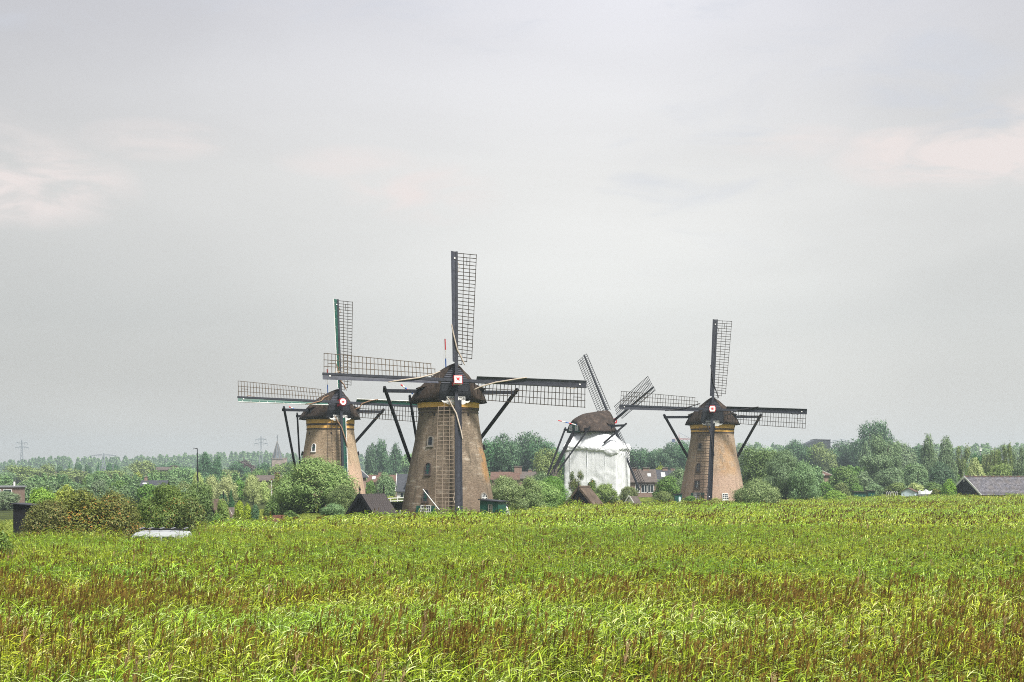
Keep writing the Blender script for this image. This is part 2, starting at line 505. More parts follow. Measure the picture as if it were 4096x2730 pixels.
# ------------------------------------------------------------------ mesh helpers
class MB:
    """collects shapes and links them as ONE mesh object"""
    def __init__(self):
        self.v, self.f, self.mi, self.uv = [], [], [], None

    def add(self, vs, fs, mi=0):
        b = len(self.v)
        self.v.extend([tuple(p) for p in vs])
        self.f.extend([tuple(b + i for i in q) for q in fs])
        self.mi.extend([mi] * len(fs))
        return self

    def box(self, c, s, rot=None, mi=0):
        hx, hy, hz = s[0] / 2, s[1] / 2, s[2] / 2
        vs = [Vector((x, y, z)) for z in (-hz, hz) for y in (-hy, hy) for x in (-hx, hx)]
        if rot is not None:
            vs = [rot @ p for p in vs]
        c = Vector(c)
        return self.add([p + c for p in vs], [(0, 2, 3, 1), (4, 5, 7, 6), (0, 1, 5, 4), (2, 6, 7, 3), (0, 4, 6, 2), (1, 3, 7, 5)], mi)

    def beam(self, a, b, w, h, up=(0, 0, 1), w2=None, h2=None, mi=0):
        """a bar from a to b: w across, h along up"""
        a, b = Vector(a), Vector(b)
        d = (b - a).normalized()
        up = Vector(up)
        s = d.cross(up)
        if s.length < 1e-4:
            s = d.cross(Vector((1, 0, 0)))
        s.normalize()
        t = s.cross(d).normalized()
        w2 = w if w2 is None else w2
        h2 = h if h2 is None else h2
        vs = []
        for p, ww, hh in ((a, w, h), (b, w2, h2)):
            vs += [p - s * ww / 2 - t * hh / 2, p + s * ww / 2 - t * hh / 2, p + s * ww / 2 + t * hh / 2, p - s * ww / 2 + t * hh / 2]
        return self.add(vs, [(3, 2, 1, 0), (4, 5, 6, 7), (0, 1, 5, 4), (1, 2, 6, 5), (2, 3, 7, 6), (3, 0, 4, 7)], mi)

    def tube(self, pts, rad, n=6, mi=0, caps=True):
        pts = [Vector(p) for p in pts]
        if not hasattr(rad, '__len__'):
            rad = [rad] * len(pts)
        vs, fs = [], []
        for i, p in enumerate(pts):
            d = (pts[min(i + 1, len(pts) - 1)] - pts[max(i - 1, 0)]).normalized()
            s = d.cross(Vector((0.31, 0.17, 0.93)))
            if s.length < 1e-3:
                s = d.cross(Vector((1, 0, 0)))
            s.normalize()
            t = d.cross(s)
            for k in range(n):
                a = 2 * math.pi * k / n
                vs.append(p + (s * math.cos(a) + t * math.sin(a)) * rad[i])
        for i in range(len(pts) - 1):
            for k in range(n):
                k2 = (k + 1) % n
                fs.append((i * n + k, i * n + k2, (i + 1) * n + k2, (i + 1) * n + k))
        if caps:
            fs.append(tuple(range(n - 1, -1, -1)))
            fs.append(tuple((len(pts) - 1) * n + k for k in range(n)))
        return self.add(vs, fs, mi)

    def slab(self, poly, off, mi=0):
        """a planar polygon given thickness by the vector off"""
        off = Vector(off)
        n = len(poly)
        vs = [Vector(p) for p in poly] + [Vector(p) + off for p in poly]
        fs = [tuple(range(n - 1, -1, -1)), tuple(range(n, 2 * n))]
        fs += [(i, (i + 1) % n, n + (i + 1) % n, n + i) for i in range(n)]
        return self.add(vs, fs, mi)

    def mesh(self, name, mats, smooth=False):
        me = bpy.data.meshes.new(name)
        me.from_pydata(self.v, [], self.f)
        if isinstance(mats, str):
            mats = [mats]
        for k in mats:
            me.materials.append(MATS[k])
        if len(mats) > 1:
            me.polygons.foreach_set('material_index', self.mi)
        if smooth:
            me.polygons.foreach_set('use_smooth', [True] * len(self.f))
        me.update()
        bm = bmesh.new()
        bm.from_mesh(me)
        bmesh.ops.recalc_face_normals(bm, faces=bm.faces)
        bm.to_mesh(me)
        bm.free()
        return me

    def build(self, name, mats, parent=None, smooth=False, **kw):
        return obj(name, self.mesh(name, mats, smooth), parent, **kw)


def obj(name, me, parent=None, label=None, category=None, group=None, kind=None):
    o = bpy.data.objects.new(name, me)
    COL.objects.link(o)
    if parent is not None:
        o.parent = parent
    for k, v in (('label', label), ('category', category), ('group', group), ('kind', kind)):
        if v:
            o[k] = v
    return o


def thing(name, label, category, loc=(0, 0, 0), rz=0.0, group=None):
    o = obj(name, None, None, label, category, group)
    o.location = loc
    o.rotation_euler = (0, 0, rz)
    o.empty_display_size = 0.5
    return o


def np_mesh(name, V, Q, mats, attrs=None, mi=None, smooth=False):
    """mesh from numpy arrays of points and quads, with one random value per face"""
    me = bpy.data.meshes.new(name)
    nv, nf = len(V), len(Q)
    me.vertices.add(nv)
    me.vertices.foreach_set('co', np.ascontiguousarray(V, dtype=np.float32).ravel())
    me.loops.add(nf * 4)
    me.loops.foreach_set('vertex_index', np.ascontiguousarray(Q, dtype=np.int32).ravel())
    me.polygons.add(nf)
    me.polygons.foreach_set('loop_start', np.arange(0, nf * 4, 4, dtype=np.int32))
    for k in mats:
        me.materials.append(MATS[k])
    if mi is not None:
        me.polygons.foreach_set('material_index', np.asarray(mi, dtype=np.int32))
    if smooth:
        me.polygons.foreach_set('use_smooth', np.ones(nf, dtype=bool))
    me.update(calc_edges=True)
    for k, v in (attrs or {}).items():
        a = me.attributes.new(k, 'FLOAT', 'FACE')
        a.data.foreach_set('value', np.asarray(v, dtype=np.float32))
    return me


# ------------------------------------------------------------------ ground
EDGE = [(-3000, 96), (0, 100), (430, 100), (520, 95), (700, 96), (800, 112), (860, 130), (1100, 136), (1400, 146), (1560, 156), (1700, 159), (2030, 159),
        (2100, 172), (2260, 203), (2500, 216), (2800, 219), (3100, 226), (3400, 262), (3700, 292), (7000, 300)]
EPX, ED = [e[0] for e in EDGE], [e[1] for e in EDGE]
MARSH = -1.6


def edge_at(px):
    return np.interp(px, EPX, ED)


def land_at(px):
    return np.interp(px, [300, 900, 1250, 2100, 2700, 3400], [-0.9, -0.7, 0.0, 0.0, 0.2, 0.3])


def ground_z(X, Y):
    X, Y = np.asarray(X, float), np.asarray(Y, float)
    px = 2048 + F * X / np.maximum(Y, 20.0)
    t = np.clip((Y - edge_at(px)) / 5.0 + 0.4, 0, 1)
    t = t * t * (3 - 2 * t)
    return MARSH + (land_at(px) - MARSH) * t


gx = np.concatenate([np.linspace(-1900, -220, 22), np.linspace(-200, 200, 161), np.linspace(220, 1900, 22)])
gy = np.concatenate([np.linspace(-900, 60, 16), np.linspace(64, 340, 111), np.linspace(360, 2600, 30)])
GX, GY = np.meshgrid(gx, gy)
GZ = ground_z(GX, GY)
V = np.stack([GX.ravel(), GY.ravel(), GZ.ravel()], 1)
nx, ny = len(gx), len(gy)
ii, jj = np.meshgrid(np.arange(nx - 1), np.arange(ny - 1))
q0 = (jj * nx + ii).ravel()
obj('ground', np_mesh('ground', V, np.stack([q0, q0 + 1, q0 + 1 + nx, q0 + nx], 1), ['marsh_soil'], smooth=True), kind='structure')


# ------------------------------------------------------------------ reeds and grass
class Strip:
    """collects quad strips in numpy-friendly lists"""
    def __init__(self):
        self.v, self.q, self.lr, self.mi = [], [], [], []

    def ribbon(self, pts, widths, side, lr, mi):
        b = len(self.v)
        for p, w in zip(pts, widths):
            s = side * (w * 0.5)
            self.v.append(p - s)
            self.v.append(p + s)
        for i in range(len(pts) - 1):
            a = b + 2 * i
            self.q.append((a, a + 1, a + 3, a + 2))
            self.lr.append(lr)
            self.mi.append(mi)

    def stick(self, a, b, w, lr, mi):
        d = b - a
        for ang in (0.4, 1.97):
            s = Vector((math.cos(ang), math.sin(ang), 0))
            self.ribbon([a, b], [w, w * 0.7], s, lr, mi)


def reed_clump(seed, stems, leaves, lw, segs, plume, height=2.2, spread=0.30, low=0.45, droop=1.0):
    rg = random.Random(seed)
    S = Strip()
    for k in range(stems):
        base = Vector((rg.uniform(-spread, spread), rg.uniform(-spread, spread), 0))
        h = height * rg.uniform(0.80, 1.02)
        lean = Vector((rg.uniform(-0.02, 0.16), rg.uniform(-0.08, 0.08), 1.0))
        top = base + lean * h
        S.stick(base + lean * (h * 0.25), top, 0.010 + 0.2 * lw, rg.random(), 1)
        az0 = rg.uniform(0, 6.28)
        for j in range(leaves):
            t = low + (0.98 - low) * (j + rg.uniform(0, 0.8)) / leaves
            p = base + lean * (h * t)
            az = az0 + j * 3.14 + rg.uniform(-0.9, 0.9)
            # the wind turns most leaves to the right
            hx, hy = math.cos(az) * 0.9 + 0.55, math.sin(az) * 0.8
            hd = Vector((hx, hy, 0))
            hd = hd.normalized() if hd.length > 0.05 else Vector((1, 0, 0))
            L = rg.uniform(0.34, 0.66) * (1.0 - 0.25 * t)
            up = rg.uniform(0.15, 0.95) + (0.4 if t > 0.85 else 0)
            d = (hd + Vector((0, 0, up))).normalized()
            side = Vector((-hd.y, hd.x, rg.uniform(-0.5, 0.5))).normalized()
            pts, ws = [p.copy()], [lw * 0.7]
            for s in range(segs):
                d = (d + Vector((0.03, 0, -(0.25 + 0.85 * rg.random() ** 1.5) * droop * 1.5 / segs * (0.6 + s / segs)))).normalized()
                p = p + d * (L / segs)
                pts.append(p.copy())
                ws.append(lw * (1.0 if s < segs * 0.5 else 0.7) if s < segs - 1 else lw * 0.1)
            S.ribbon(pts, ws, side, rg.random(), 0)
        if plume and rg.random() < (0.62 if plume == 1 else 0.35):
            n = 7 if plume == 1 else 12
            sp_ = 0.10 if plume == 1 else 0.20
            for j in range(n):
                t = j / n
                p = top + Vector((0.01, 0, -0.05 + 0.16 * t))
                az = rg.uniform(0, 6.28)
                d = Vector((math.cos(az) * sp_ + 0.14, math.sin(az) * sp_, 0.9)).normalized()
                L = rg.uniform(0.10, 0.20) * (1.15 - 0.4 * t)
                q = p + d * L
                r = q + (d + Vector((0.35, 0, -0.75))).normalized() * (L * 0.5)
                a = rg.uniform(0, 3.14)
                S.ribbon([p, q, r], [0.008, 0.6 * lw, 0.004], Vector((math.cos(a), math.sin(a), 0)), rg.random(), 2 if plume == 1 else 3)
    me = np_mesh('reed_plant', np.array([tuple(p) for p in S.v]), np.array(S.q), ['reed_leaf', 'reed_stem', 'reed_plume', 'reed_plume_pale'], {'lr': S.lr}, S.mi)
    return bpy.data.objects.new('reed_plant', me)


def grass_tuft(seed, n, h, w, mat='grass_blade', spread=0.35):
    rg = random.Random(seed)
    S = Strip()
    for k in range(n):
        p = Vector((rg.uniform(-spread, spread), rg.uniform(-spread, spread), 0))
        a = rg.uniform(0, 6.28)
        hd = Vector((math.cos(a) + 0.25, math.sin(a), 0)).normalized()
        L = h * rg.uniform(0.6, 1.1)
        d = (hd * rg.uniform(0.1, 0.6) + Vector((0, 0, 1))).normalized()
        side = Vector((-hd.y, hd.x, 0.2)).normalized()
        pts = [p.copy()]
        for s in range(3):
            p = p + d * (L / 3)
            pts.append(p.copy())
            d = (d + hd * 0.35 + Vector((0, 0, -0.35))).normalized()
        S.ribbon(pts, [w, w, w * 0.8, w * 0.2], side, rg.random(), 0)
    me = np_mesh('grass_tuft', np.array([tuple(p) for p in S.v]), np.array(S.q), [mat], {'lr': S.lr}, S.mi)
    return bpy.data.objects.new('grass_tuft', me)


def scatter(name, P, rot, scl, idx, tint, templates, label, category, shade=None):
    """one object: a template plant stood on each point by geometry nodes"""
    me = bpy.data.meshes.new(name)
    me.vertices.add(len(P))
    me.vertices.foreach_set('co', np.ascontiguousarray(P, dtype=np.float32).ravel())
    for nm_, ty, arr in (('shade', 'FLOAT_VECTOR', np.ones((len(P), 3)) if shade is None else shade), ('rot', 'FLOAT_VECTOR', rot), ('scl', 'FLOAT_VECTOR', scl), ('idx', 'INT', idx), ('tint', 'FLOAT', tint)):
        a = me.attributes.new(nm_, ty, 'POINT')
        if ty == 'FLOAT_VECTOR':
            a.data.foreach_set('vector', np.ascontiguousarray(arr, dtype=np.float32).ravel())
        else:
            a.data.foreach_set('value', np.ascontiguousarray(arr, dtype=np.int32 if ty == 'INT' else np.float32))
    me.update()
    ng = bpy.data.node_groups.new(name, 'GeometryNodeTree')
    ng.interface.new_socket('Geometry', in_out='INPUT', socket_type='NodeSocketGeometry')
    ng.interface.new_socket('Geometry', in_out='OUTPUT', socket_type='NodeSocketGeometry')
    N, L = ng.nodes, ng.links
    gi, go = N.new('NodeGroupInput'), N.new('NodeGroupOutput')
    join = N.new('GeometryNodeJoinGeometry')
    for t in templates:
        oi = N.new('GeometryNodeObjectInfo')
        oi.transform_space = 'ORIGINAL'
        oi.inputs['Object'].default_value = t
        g2i = N.new('GeometryNodeGeometryToInstance')
        L.new(oi.outputs['Geometry'], g2i.inputs[0])
        L.new(g2i.outputs[0], join.inputs[0])
    iop = N.new('GeometryNodeInstanceOnPoints')

    def named(n, ty):
        x = N.new('GeometryNodeInputNamedAttribute')
        x.data_type = ty
        x.inputs['Name'].default_value = n
        return x.outputs[0]
    L.new(gi.outputs[0], iop.inputs['Points'])
    L.new(join.outputs[0], iop.inputs['Instance'])
    iop.inputs['Pick Instance'].default_value = True
    L.new(named('idx', 'INT'), iop.inputs['Instance Index'])
    L.new(named('rot', 'FLOAT_VECTOR'), iop.inputs['Rotation'])
    L.new(named('scl', 'FLOAT_VECTOR'), iop.inputs['Scale'])
    L.new(iop.outputs[0], go.inputs[0])
    o = obj(name, me, None, label, category, None, 'stuff')
    for mt in templates[0].data.materials:
        me.materials.append(mt)
    md = o.modifiers.new('plants', 'NODES')
    md.node_group = ng
    return o


def fbm(X, Y, s, seed):
    return np.array([noise.fractal(Vector((x / s, y / s, seed)), 0.7, 2.1, 4) for x, y in zip(X, Y)])


rs = np.random.default_rng(11)


def field_points(y0, y1, dens, edge_gap=0.0, beyond=False, reach=0.0):
    area = (y1 - y0) * (0.345 * (y0 + y1) + 8) * 1.0
    n = int(area * dens)
    Y = np.sqrt(rs.uniform(y0 ** 2, y1 ** 2, n))
    X = rs.uniform(-1, 1, n) * (0.35 * Y + 4)
    px = 2048 + F * X / Y
    e = edge_at(px)
    ok = (Y > e + edge_gap) & (Y < e + reach) if beyond else (Y < e + edge_gap)
    return X[ok], Y[ok]


# templates: 0-5 leafy, 6-8 with dark plumes, 9 with a pale old plume
near_t = [reed_clump(100 + i, 9, 10, 0.0215, 5, 0 if i < 6 else (1 if i < 9 else 2)) for i in range(10)]
mid_t = [reed_clump(200 + i, 8, 7, 0.031, 3, 0 if i < 6 else (1 if i < 9 else 2)) for i in range(10)]
far_t = [reed_clump(300 + i, 6, 6, 0.060, 2, 0 if i < 6 else (1 if i < 9 else 2), spread=0.4, low=0.55) for i in range(10)]


def bed(name, y0, y1, dens, tmpl, label, fat=1.0):
    X, Y = field_points(y0, y1, dens)
    px = 2048 + F * X / Y
    n = len(X)
    nzp = fbm(X, Y * 0.6, 7.0, 3.0)
    nzh = fbm(X, Y * 0.5, 11.0, 9.0)
    nzt = fbm(X * 0.5, Y, 9.0, 5.0)
    right = np.clip((px - 1400) / 1400, 0, 1)
    # belts where the reed is in plume
    Yw = Y * (1 + 0.10 * nzt)
    belt = ((0.75 + 0.35 * right) * np.exp(-((Yw - 33) / 3.6) ** 2) + 0.95 * np.exp(-((Yw - 46) / 6.0) ** 2) + 0.55 * np.exp(-((Yw - 27.5) / 1.6) ** 2) * right
            + (0.35 + 0.5 * right) * np.exp(-((Yw - 142) / 22) ** 2) + 1.0 * right * np.exp(-((Yw - 205) / 16) ** 2) + 0.30 * np.exp(-((Yw - 66) / 6) ** 2))
    pp = np.clip((0.66 * belt * (0.65 + 1.3 * nzp) + 0.11 + 0.22 * nzp) * np.clip((Y - 22) / 8, 0.35, 1), 0.02, 0.85)
    u = rs.random(n)
    idx = rs.integers(0, 6, n)
    idx = np.where(u < pp, rs.integers(6, 9, n), idx)
    idx = np.where(rs.random(n) < 0.008, 9, idx)
    h = 1.0 + 0.10 * nzh + rs.normal(0, 0.05, n)
    h += np.clip((Y - 160) / 120, 0, 1) * 0.10
    # thinner, lower holes
    h *= np.where(fbm(X, Y, 3.0, 31.0) < -0.34, 0.74, 1.0)
    # ragged taller tufts along the far margin
    rim = np.clip((Y - edge_at(px) + 14) / 10, 0, 1)
    h += rim * np.clip(fbm(X, Y, 4.0, 61.0), -0.25, 0.6) * 0.42
    # the bed sinks a little towards the viewer
    h -= np.clip((45 - Y) / 30, 0, 1) * 0.06
    scl = np.stack([fat * rs.uniform(0.9, 1.15, n), fat * rs.uniform(0.9, 1.15, n), h], 1)
    rot = np.stack([rs.normal(0, 0.05, n), rs.normal(0.03, 0.06, n), rs.uniform(-0.7, 0.7, n)], 1)
    tint = np.clip(0.45 + 0.55 * nzt + rs.normal(0, 0.15, n), 0, 1)
    P = np.stack([X, Y, np.full(n, MARSH)], 1)
    idx = len(tmpl) - 1 - idx          # joined geometry is listed last first
    # stands of fresher, deeper green and of drier, browner leaf
    dry = np.clip(0.5 + 1.3 * fbm(X * 0.45, Y, 8.0, 51.0) + 0.5 * pp, 0, 1)[:, None]
    deep = np.clip(0.5 + 1.2 * fbm(X * 0.6, Y, 5.0, 77.0), 0, 1)[:, None]
    shade = (1 - dry) * np.array([[0.92, 1.03, 0.9]]) + dry * np.array([[1.05, 0.95, 0.75]])
    shade = 1.2 * shade * (1 - deep * np.array([[0.24, 0.17, 0.22]]))
    return scatter(name, P, rot, scl, idx, tint, tmpl, label, 'reeds', shade)


bed('reed_bed', 17, 52, 5.0, near_t, 'tall green reeds with brown plumes filling the whole foreground')
bed('reed_bed', 52, 112, 4.2, mid_t, 'yellow-green reeds across the middle of the marsh')
bed('reed_bed', 112, 305, 2.2, far_t, 'far reeds reaching the foot of the mills and the barn', 1.25)

tuft_t = [grass_tuft(40 + i, 26, 0.62, 0.045) for i in range(5)]
X, Y = field_points(95, 420, 1.0, -1.0, True, 75.0)
n = len(X)
hh = 0.75 + 0.35 * fbm(X, Y, 9.0, 21.0)
scatter('meadow_grass', np.stack([X, Y, ground_z(X, Y) - 0.02], 1), np.stack([np.zeros(n), np.zeros(n), rs.uniform(0, 6.28, n)], 1),
        np.stack([np.full(n, 1.7), np.full(n, 1.7), hh], 1), rs.integers(0, 5, n), rs.random(n), tuft_t,
        'rough green meadow grass behind the reeds around the mills', 'grass')


# ------------------------------------------------------------------ windmills
def curve(tab, x):
    return float(np.interp(x, [t[0] for t in tab], [t[1] for t in tab]))


TOWER = [(-0.4, 5.05), (0.0, 4.98), (0.96, 4.86), (2.1, 4.68), (4.39, 4.27), (5.99, 3.95), (7.8, 3.57), (9.4, 3.31), (10.4, 3.18), (10.77, 3.15), (11.9, 3.15)]
ARCH_CAP = [(0, 1.0), (0.12, 0.955), (0.28, 0.87), (0.44, 0.74), (0.56, 0.645), (0.71, 0.495), (0.80, 0.385), (0.90, 0.25), (0.96, 0.13), (1, 0)]
ARCH_FRONT = [(0, 1.0), (0.12, 1.0), (0.28, 0.99), (0.44, 0.93), (0.56, 0.84), (0.71, 0.65), (0.80, 0.51), (0.90, 0.33), (0.96, 0.17), (1, 0)]
# t along the cap (forward), half width, height, blend to the front outline
CAP = [(-4.35, 1.9, 1.9, 0.5), (-4.1, 2.3, 2.35, 0.35), (-3.4, 2.95, 2.8, 0.15), (-2.4, 3.65, 3.2, 0), (-0.9, 4.05, 3.5, 0), (0.6, 4.08, 3.72, 0), (1.7, 3.7, 3.88, 0.0),
       (2.4, 3.15, 3.95, 0.10), (2.9, 2.55, 3.97, 0.35), (3.2, 2.05, 3.95, 0.75), (3.35, 1.85, 3.90, 1.0)]
CAP_Z = 11.95


def cap_section(t):
    w, h, k = curve([(c[0], c[1]) for c in CAP], t), curve([(c[0], c[2]) for c in CAP], t), curve([(c[0], c[3]) for c in CAP], t)
    pts = []
    for i, (hh, fc) in enumerate(ARCH_CAP):
        x = w * (fc * (1 - k) + ARCH_FRONT[i][1] * k)
        pts.append((x, hh * h))
    return pts


def text_mesh(body, size, depth, mat):
    cu = bpy.data.curves.new('lettering', 'FONT')
    cu.body = body
    cu.size = size
    cu.extrude = depth
    cu.align_x = 'CENTER'
    cu.align_y = 'CENTER'
    o = bpy.data.objects.new('lettering_source', cu)
    COL.objects.link(o)
    dg = bpy.context.evaluated_depsgraph_get()
    me = bpy.data.meshes.new_from_object(o.evaluated_get(dg))
    bpy.data.objects.remove(o)
    me.materials.clear()
    me.materials.append(MATS[mat])
    return me


def arched(w, h, n=7, rect=False):
    """outline of a window with a round head, centred on its middle; x across, y up"""
    if rect:
        return [(-w / 2, -h / 2), (w / 2, -h / 2), (w / 2, h / 2), (-w / 2, h / 2)]
    r = w / 2
    pts = [(-r, -h / 2), (r, -h / 2)]
    for i in range(n + 1):
        a = math.pi * i / n
        pts.append((r * math.cos(a), h / 2 - r + r * math.sin(a)))
    return pts


def ring(mb, outer, inner, fr, depth):
    n = len(outer)
    vs = [fr(x, y, 0) for x, y in outer] + [fr(x, y, depth) for x, y in outer] + [fr(x, y, 0) for x, y in inner] + [fr(x, y, depth) for x, y in inner]
    fs = []
    for i in range(n):
        j = (i + 1) % n
        fs += [(i, j, n + j, n + i), (2 * n + i, 3 * n + i, 3 * n + j, 2 * n + j), (n + i, n + j, 3 * n + j, 3 * n + i)]
    mb.add(vs, fs)


def tower_window(mill, ang, z, w, h, frame='grey_stone', rect=False, bars=(1, 2), shutters=None, sash='black_paint', sill=True):
    """a window let into the round wall at angle ang (from the front of the mill) and height z"""
    a = R(ang)
    r = curve(TOWER, z)
    dr = (curve(TOWER, z + h / 2) - curve(TOWER, z - h / 2)) / h
    out = Vector((math.sin(a), -math.cos(a), 0))
    side = Vector((math.cos(a), math.sin(a), 0))
    upv = (Vector((0, 0, 1)) + out * dr).normalized()
    nrm = side.cross(upv).normalized()
    if nrm.dot(out) < 0:
        nrm = -nrm
    c = out * (r * math.cos(0.05)) + Vector((0, 0, z))

    def fr(x, y, d):
        return c + side * x + upv * y + nrm * d
    b = 0.11 if frame == 'grey_stone' else 0.08
    mb = MB()
    ring(mb, arched(w + 2 * b, h + 2 * b, rect=rect), arched(w, h, rect=rect), lambda x, y, d: fr(x, y, d - 0.12), 0.24)
    if sill:
        mb.beam(fr(-w / 2 - 0.16, -h / 2 - b - 0.04, 0.03), fr(w / 2 + 0.16, -h / 2 - b - 0.04, 0.03), 0.2, 0.09, up=upv)
    win = mb.build('window', frame, mill)
    MB().slab([fr(x, y, 0.012) for x, y in arched(w, h, rect=rect)], nrm * 0.02).build('pane', 'glass_pane', win)
    t = 0.05
    mb = MB()
    for i in range(1, bars[0] + 1):
        x = -w / 2 + w * i / (bars[0] + 1)
        mb.beam(fr(x, -h / 2, 0.055), fr(x, h / 2 - 0.04, 0.055), t, t, up=nrm)
    for i in range(1, bars[1] + 1):
        y = -h / 2 + h * i / (bars[1] + 1)
        mb.beam(fr(-w / 2, y, 0.052), fr(w / 2, y, 0.052), t, t, up=nrm)
    mb.build('glazing_bar', sash, win)
    if shutters:
        for s in (-1, 1):
            x0, x1 = s * (w / 2 + b + 0.02), s * (w / 2 + b + 0.02 + shutters[1])
            MB().slab([fr(x0, -h / 2 - 0.05, 0.03), fr(x1, -h / 2 - 0.05, -0.06), fr(x1, h / 2 + 0.05, -0.06), fr(x0, h / 2 + 0.05, 0.03)], nrm * 0.05).build('shutter', shutters[0], win)
    return win


def star_poly(n, r0, r1, rot=0.0):
    return [((r0 if i % 2 == 0 else r1) * math.sin(math.pi * i / n + rot), (r0 if i % 2 == 0 else r1) * math.cos(math.pi * i / n + rot)) for i in range(2 * n)]


def windmill(label, px, D, psi_rel, turn, st):
    """round brick drainage mill; local -Y is the side the sails face. psi_rel: yaw off the line to the camera"""
    X = ax(px, D)
    psi = psi_rel + math.degrees(math.atan2(-X, D))
    mill = thing('windmill', label, 'windmill', (X, D, 0.0), R(psi), 'four drainage windmills above the reeds')
    g = lambda s: st.get(s)
    # --- tower
    if not g('hide_wall'):
        zs = sorted(set([t[0] for t in TOWER] + list(np.linspace(-0.4, 10.4, 25))))
        n = 72
        me_v, me_f, uvs = [], [], []
        for z in zs:
            r = curve(TOWER, z)
            for k in range(n + 1):
                a = 2 * math.pi * k / n
                me_v.append((r * math.sin(a), -r * math.cos(a), z))
                uvs.append(((a if a <= math.pi else a - 2 * math.pi) * 4.2, z))
        for i in range(len(zs) - 1):
            for k in range(n):
                me_f.append((i * (n + 1) + k, i * (n + 1) + k + 1, (i + 1) * (n + 1) + k + 1, (i + 1) * (n + 1) + k))
        me = bpy.data.meshes.new('tower')
        me.from_pydata(me_v, [], me_f)
        me.materials.append(MATS[g('brick')])
        ul = me.uv_layers.new(name='UVMap')
        for p in me.polygons:
            p.use_smooth = True
            for li in p.loop_indices:
                ul.data[li].uv = uvs[me.loops[li].vertex_index]
            us = [ul.data[li].uv[0] for li in p.loop_indices]
            if max(us) - min(us) > 10:
                for li in p.loop_indices:
                    if ul.data[li].uv[0] < 0:
                        ul.data[li].uv = (ul.data[li].uv[0] + 2 * math.pi * 4.2, ul.data[li].uv[1])
        tower = obj('tower', me, mill)

        def band(name, z0, z1, dr, mat):
            mb = MB()
            vs, fs = [], []
            for k in range(72):
                a = 2 * math.pi * k / 72
                for rr, zz in ((curve(TOWER, z0) - 0.05, z0), (curve(TOWER, z0) + dr, z0), (curve(TOWER, z1) + dr, z1), (curve(TOWER, z1) - 0.05, z1)):
                    vs.append((rr * math.sin(a), -rr * math.cos(a), zz))
            for k in range(72):
                k2 = (k + 1) % 72
                for q in range(3):
                    fs.append((4 * k + q, 4 * k2 + q, 4 * k2 + q + 1, 4 * k + q + 1))
            mb.add(vs, fs)
            mb.build(name, mat, tower, smooth=False)
        for bnd in g('bands'):
            band(*bnd)
        for (a, z) in g('holes'):
            r = curve(TOWER, z)
            o_, s_ = Vector((math.sin(R(a)), -math.cos(R(a)), 0)), Vector((math.cos(R(a)), math.sin(R(a)), 0))
            c = o_ * (r - 0.06) + Vector((0, 0, z))
            MB().box(c, (0.18, 0.16, 0.26), Matrix((s_, -o_, Vector((0, 0, 1)))).transposed()).build('putlog_hole', 'tar_wood', tower)
        for (a, z) in g('blocks') or []:
            r = curve(TOWER, z)
            o_, s_ = Vector((math.sin(R(a)), -math.cos(R(a)), 0)), Vector((math.cos(R(a)), math.sin(R(a)), 0))
            c = o_ * (r + 0.1) + Vector((0, 0, z))
            MB().beam(c - Vector((0, 0, 0.3)), c + Vector((0, 0, 0.25)), 0.3, 0.35, up=o_, w2=0.2, h2=0.15).build('anchor_block', 'tar_wood', tower)
    for w in g('windows') or []:
        tower_window(mill, **w)

    # --- thatched cap
    ts = [-4.35, -4.1, -3.7, -3.2, -2.4, -1.6, -0.8, 0.0, 0.8, 1.5, 2.0, 2.4, 2.75, 3.0, 3.2, 3.35]
    mb = MB()
    vs, fs = [], []
    m = len(ARCH_CAP)
    rows = 2 * m - 1
    for t in ts:
        sec = cap_section(t)
        prof = [(-x, z) for x, z in sec] + [(x, z) for x, z in reversed(sec[:-1])]
        for x, z in prof:
            j = 0.05 * noise.noise(Vector((x * 1.3, t * 1.3, z * 1.3 + px)))
            vs.append((x + j, -t, CAP_Z + z + j))
    for i in range(len(ts) - 1):
        for k in range(rows - 1):
            fs.append((i * rows + k, i * rows + k + 1, (i + 1) * rows + k + 1, (i + 1) * rows + k))
    # underside of the eaves, set up into the cap
    b = len(vs)
    for t in ts:
        w = cap_section(t)[0][0]
        vs += [(-(w - 0.35), -t, CAP_Z + 0.28), (w - 0.35, -t, CAP_Z + 0.28)]
    for i in range(len(ts) - 1):
        fs += [(i * rows, (i + 1) * rows, b + 2 * i + 2, b + 2 * i), (i * rows + rows - 1, b + 2 * i + 1, b + 2 * i + 3, (i + 1) * rows + rows - 1),
               (b + 2 * i, b + 2 * i + 2, b + 2 * i + 3, b + 2 * i + 1)]
    # thick thatch edge round the front gable
    front = (len(ts) - 1) * rows
    c2 = len(vs)
    for k in range(rows):
        x, y, z = vs[front + k]
        vs.append((x * 0.90, y + 0.06, CAP_Z + (z - CAP_Z) * 0.95))
    for k in range(rows - 1):
        fs.append((front + k, front + k + 1, c2 + k + 1, c2 + k))
    # and at the back
    c3 = len(vs)
    for k in range(rows):
        x, y, z = vs[k]
        vs.append((x * 0.90, y - 0.06, CAP_Z + (z - CAP_Z) * 0.93))
    for k in range(rows - 1):
        fs.append((k, c3 + k, c3 + k + 1, k + 1))
    mb.add(vs, fs)
    mb.build('cap', g('thatch'), mill, smooth=True)

    # --- front gable: dark panels below, lapped boards above
    fsec = cap_section(3.35)
    n_g = 3.30
    sec = [(x * 0.905, z * 0.955) for x, z in fsec]
    poly = [(-x, -n_g, CAP_Z + z) for x, z in sec] + [(x, -n_g, CAP_Z + z) for x, z in reversed(sec[:-1])]
    gable = MB().slab(poly, (0, 0.12, 0)).build('gable', 'tar_wood', mill)
    hw = lambda z: float(np.interp(z, [s[1] for s in sec], [s[0] for s in sec]))
    ztop = sec[-1][1]
    z0 = 0.50 * ztop
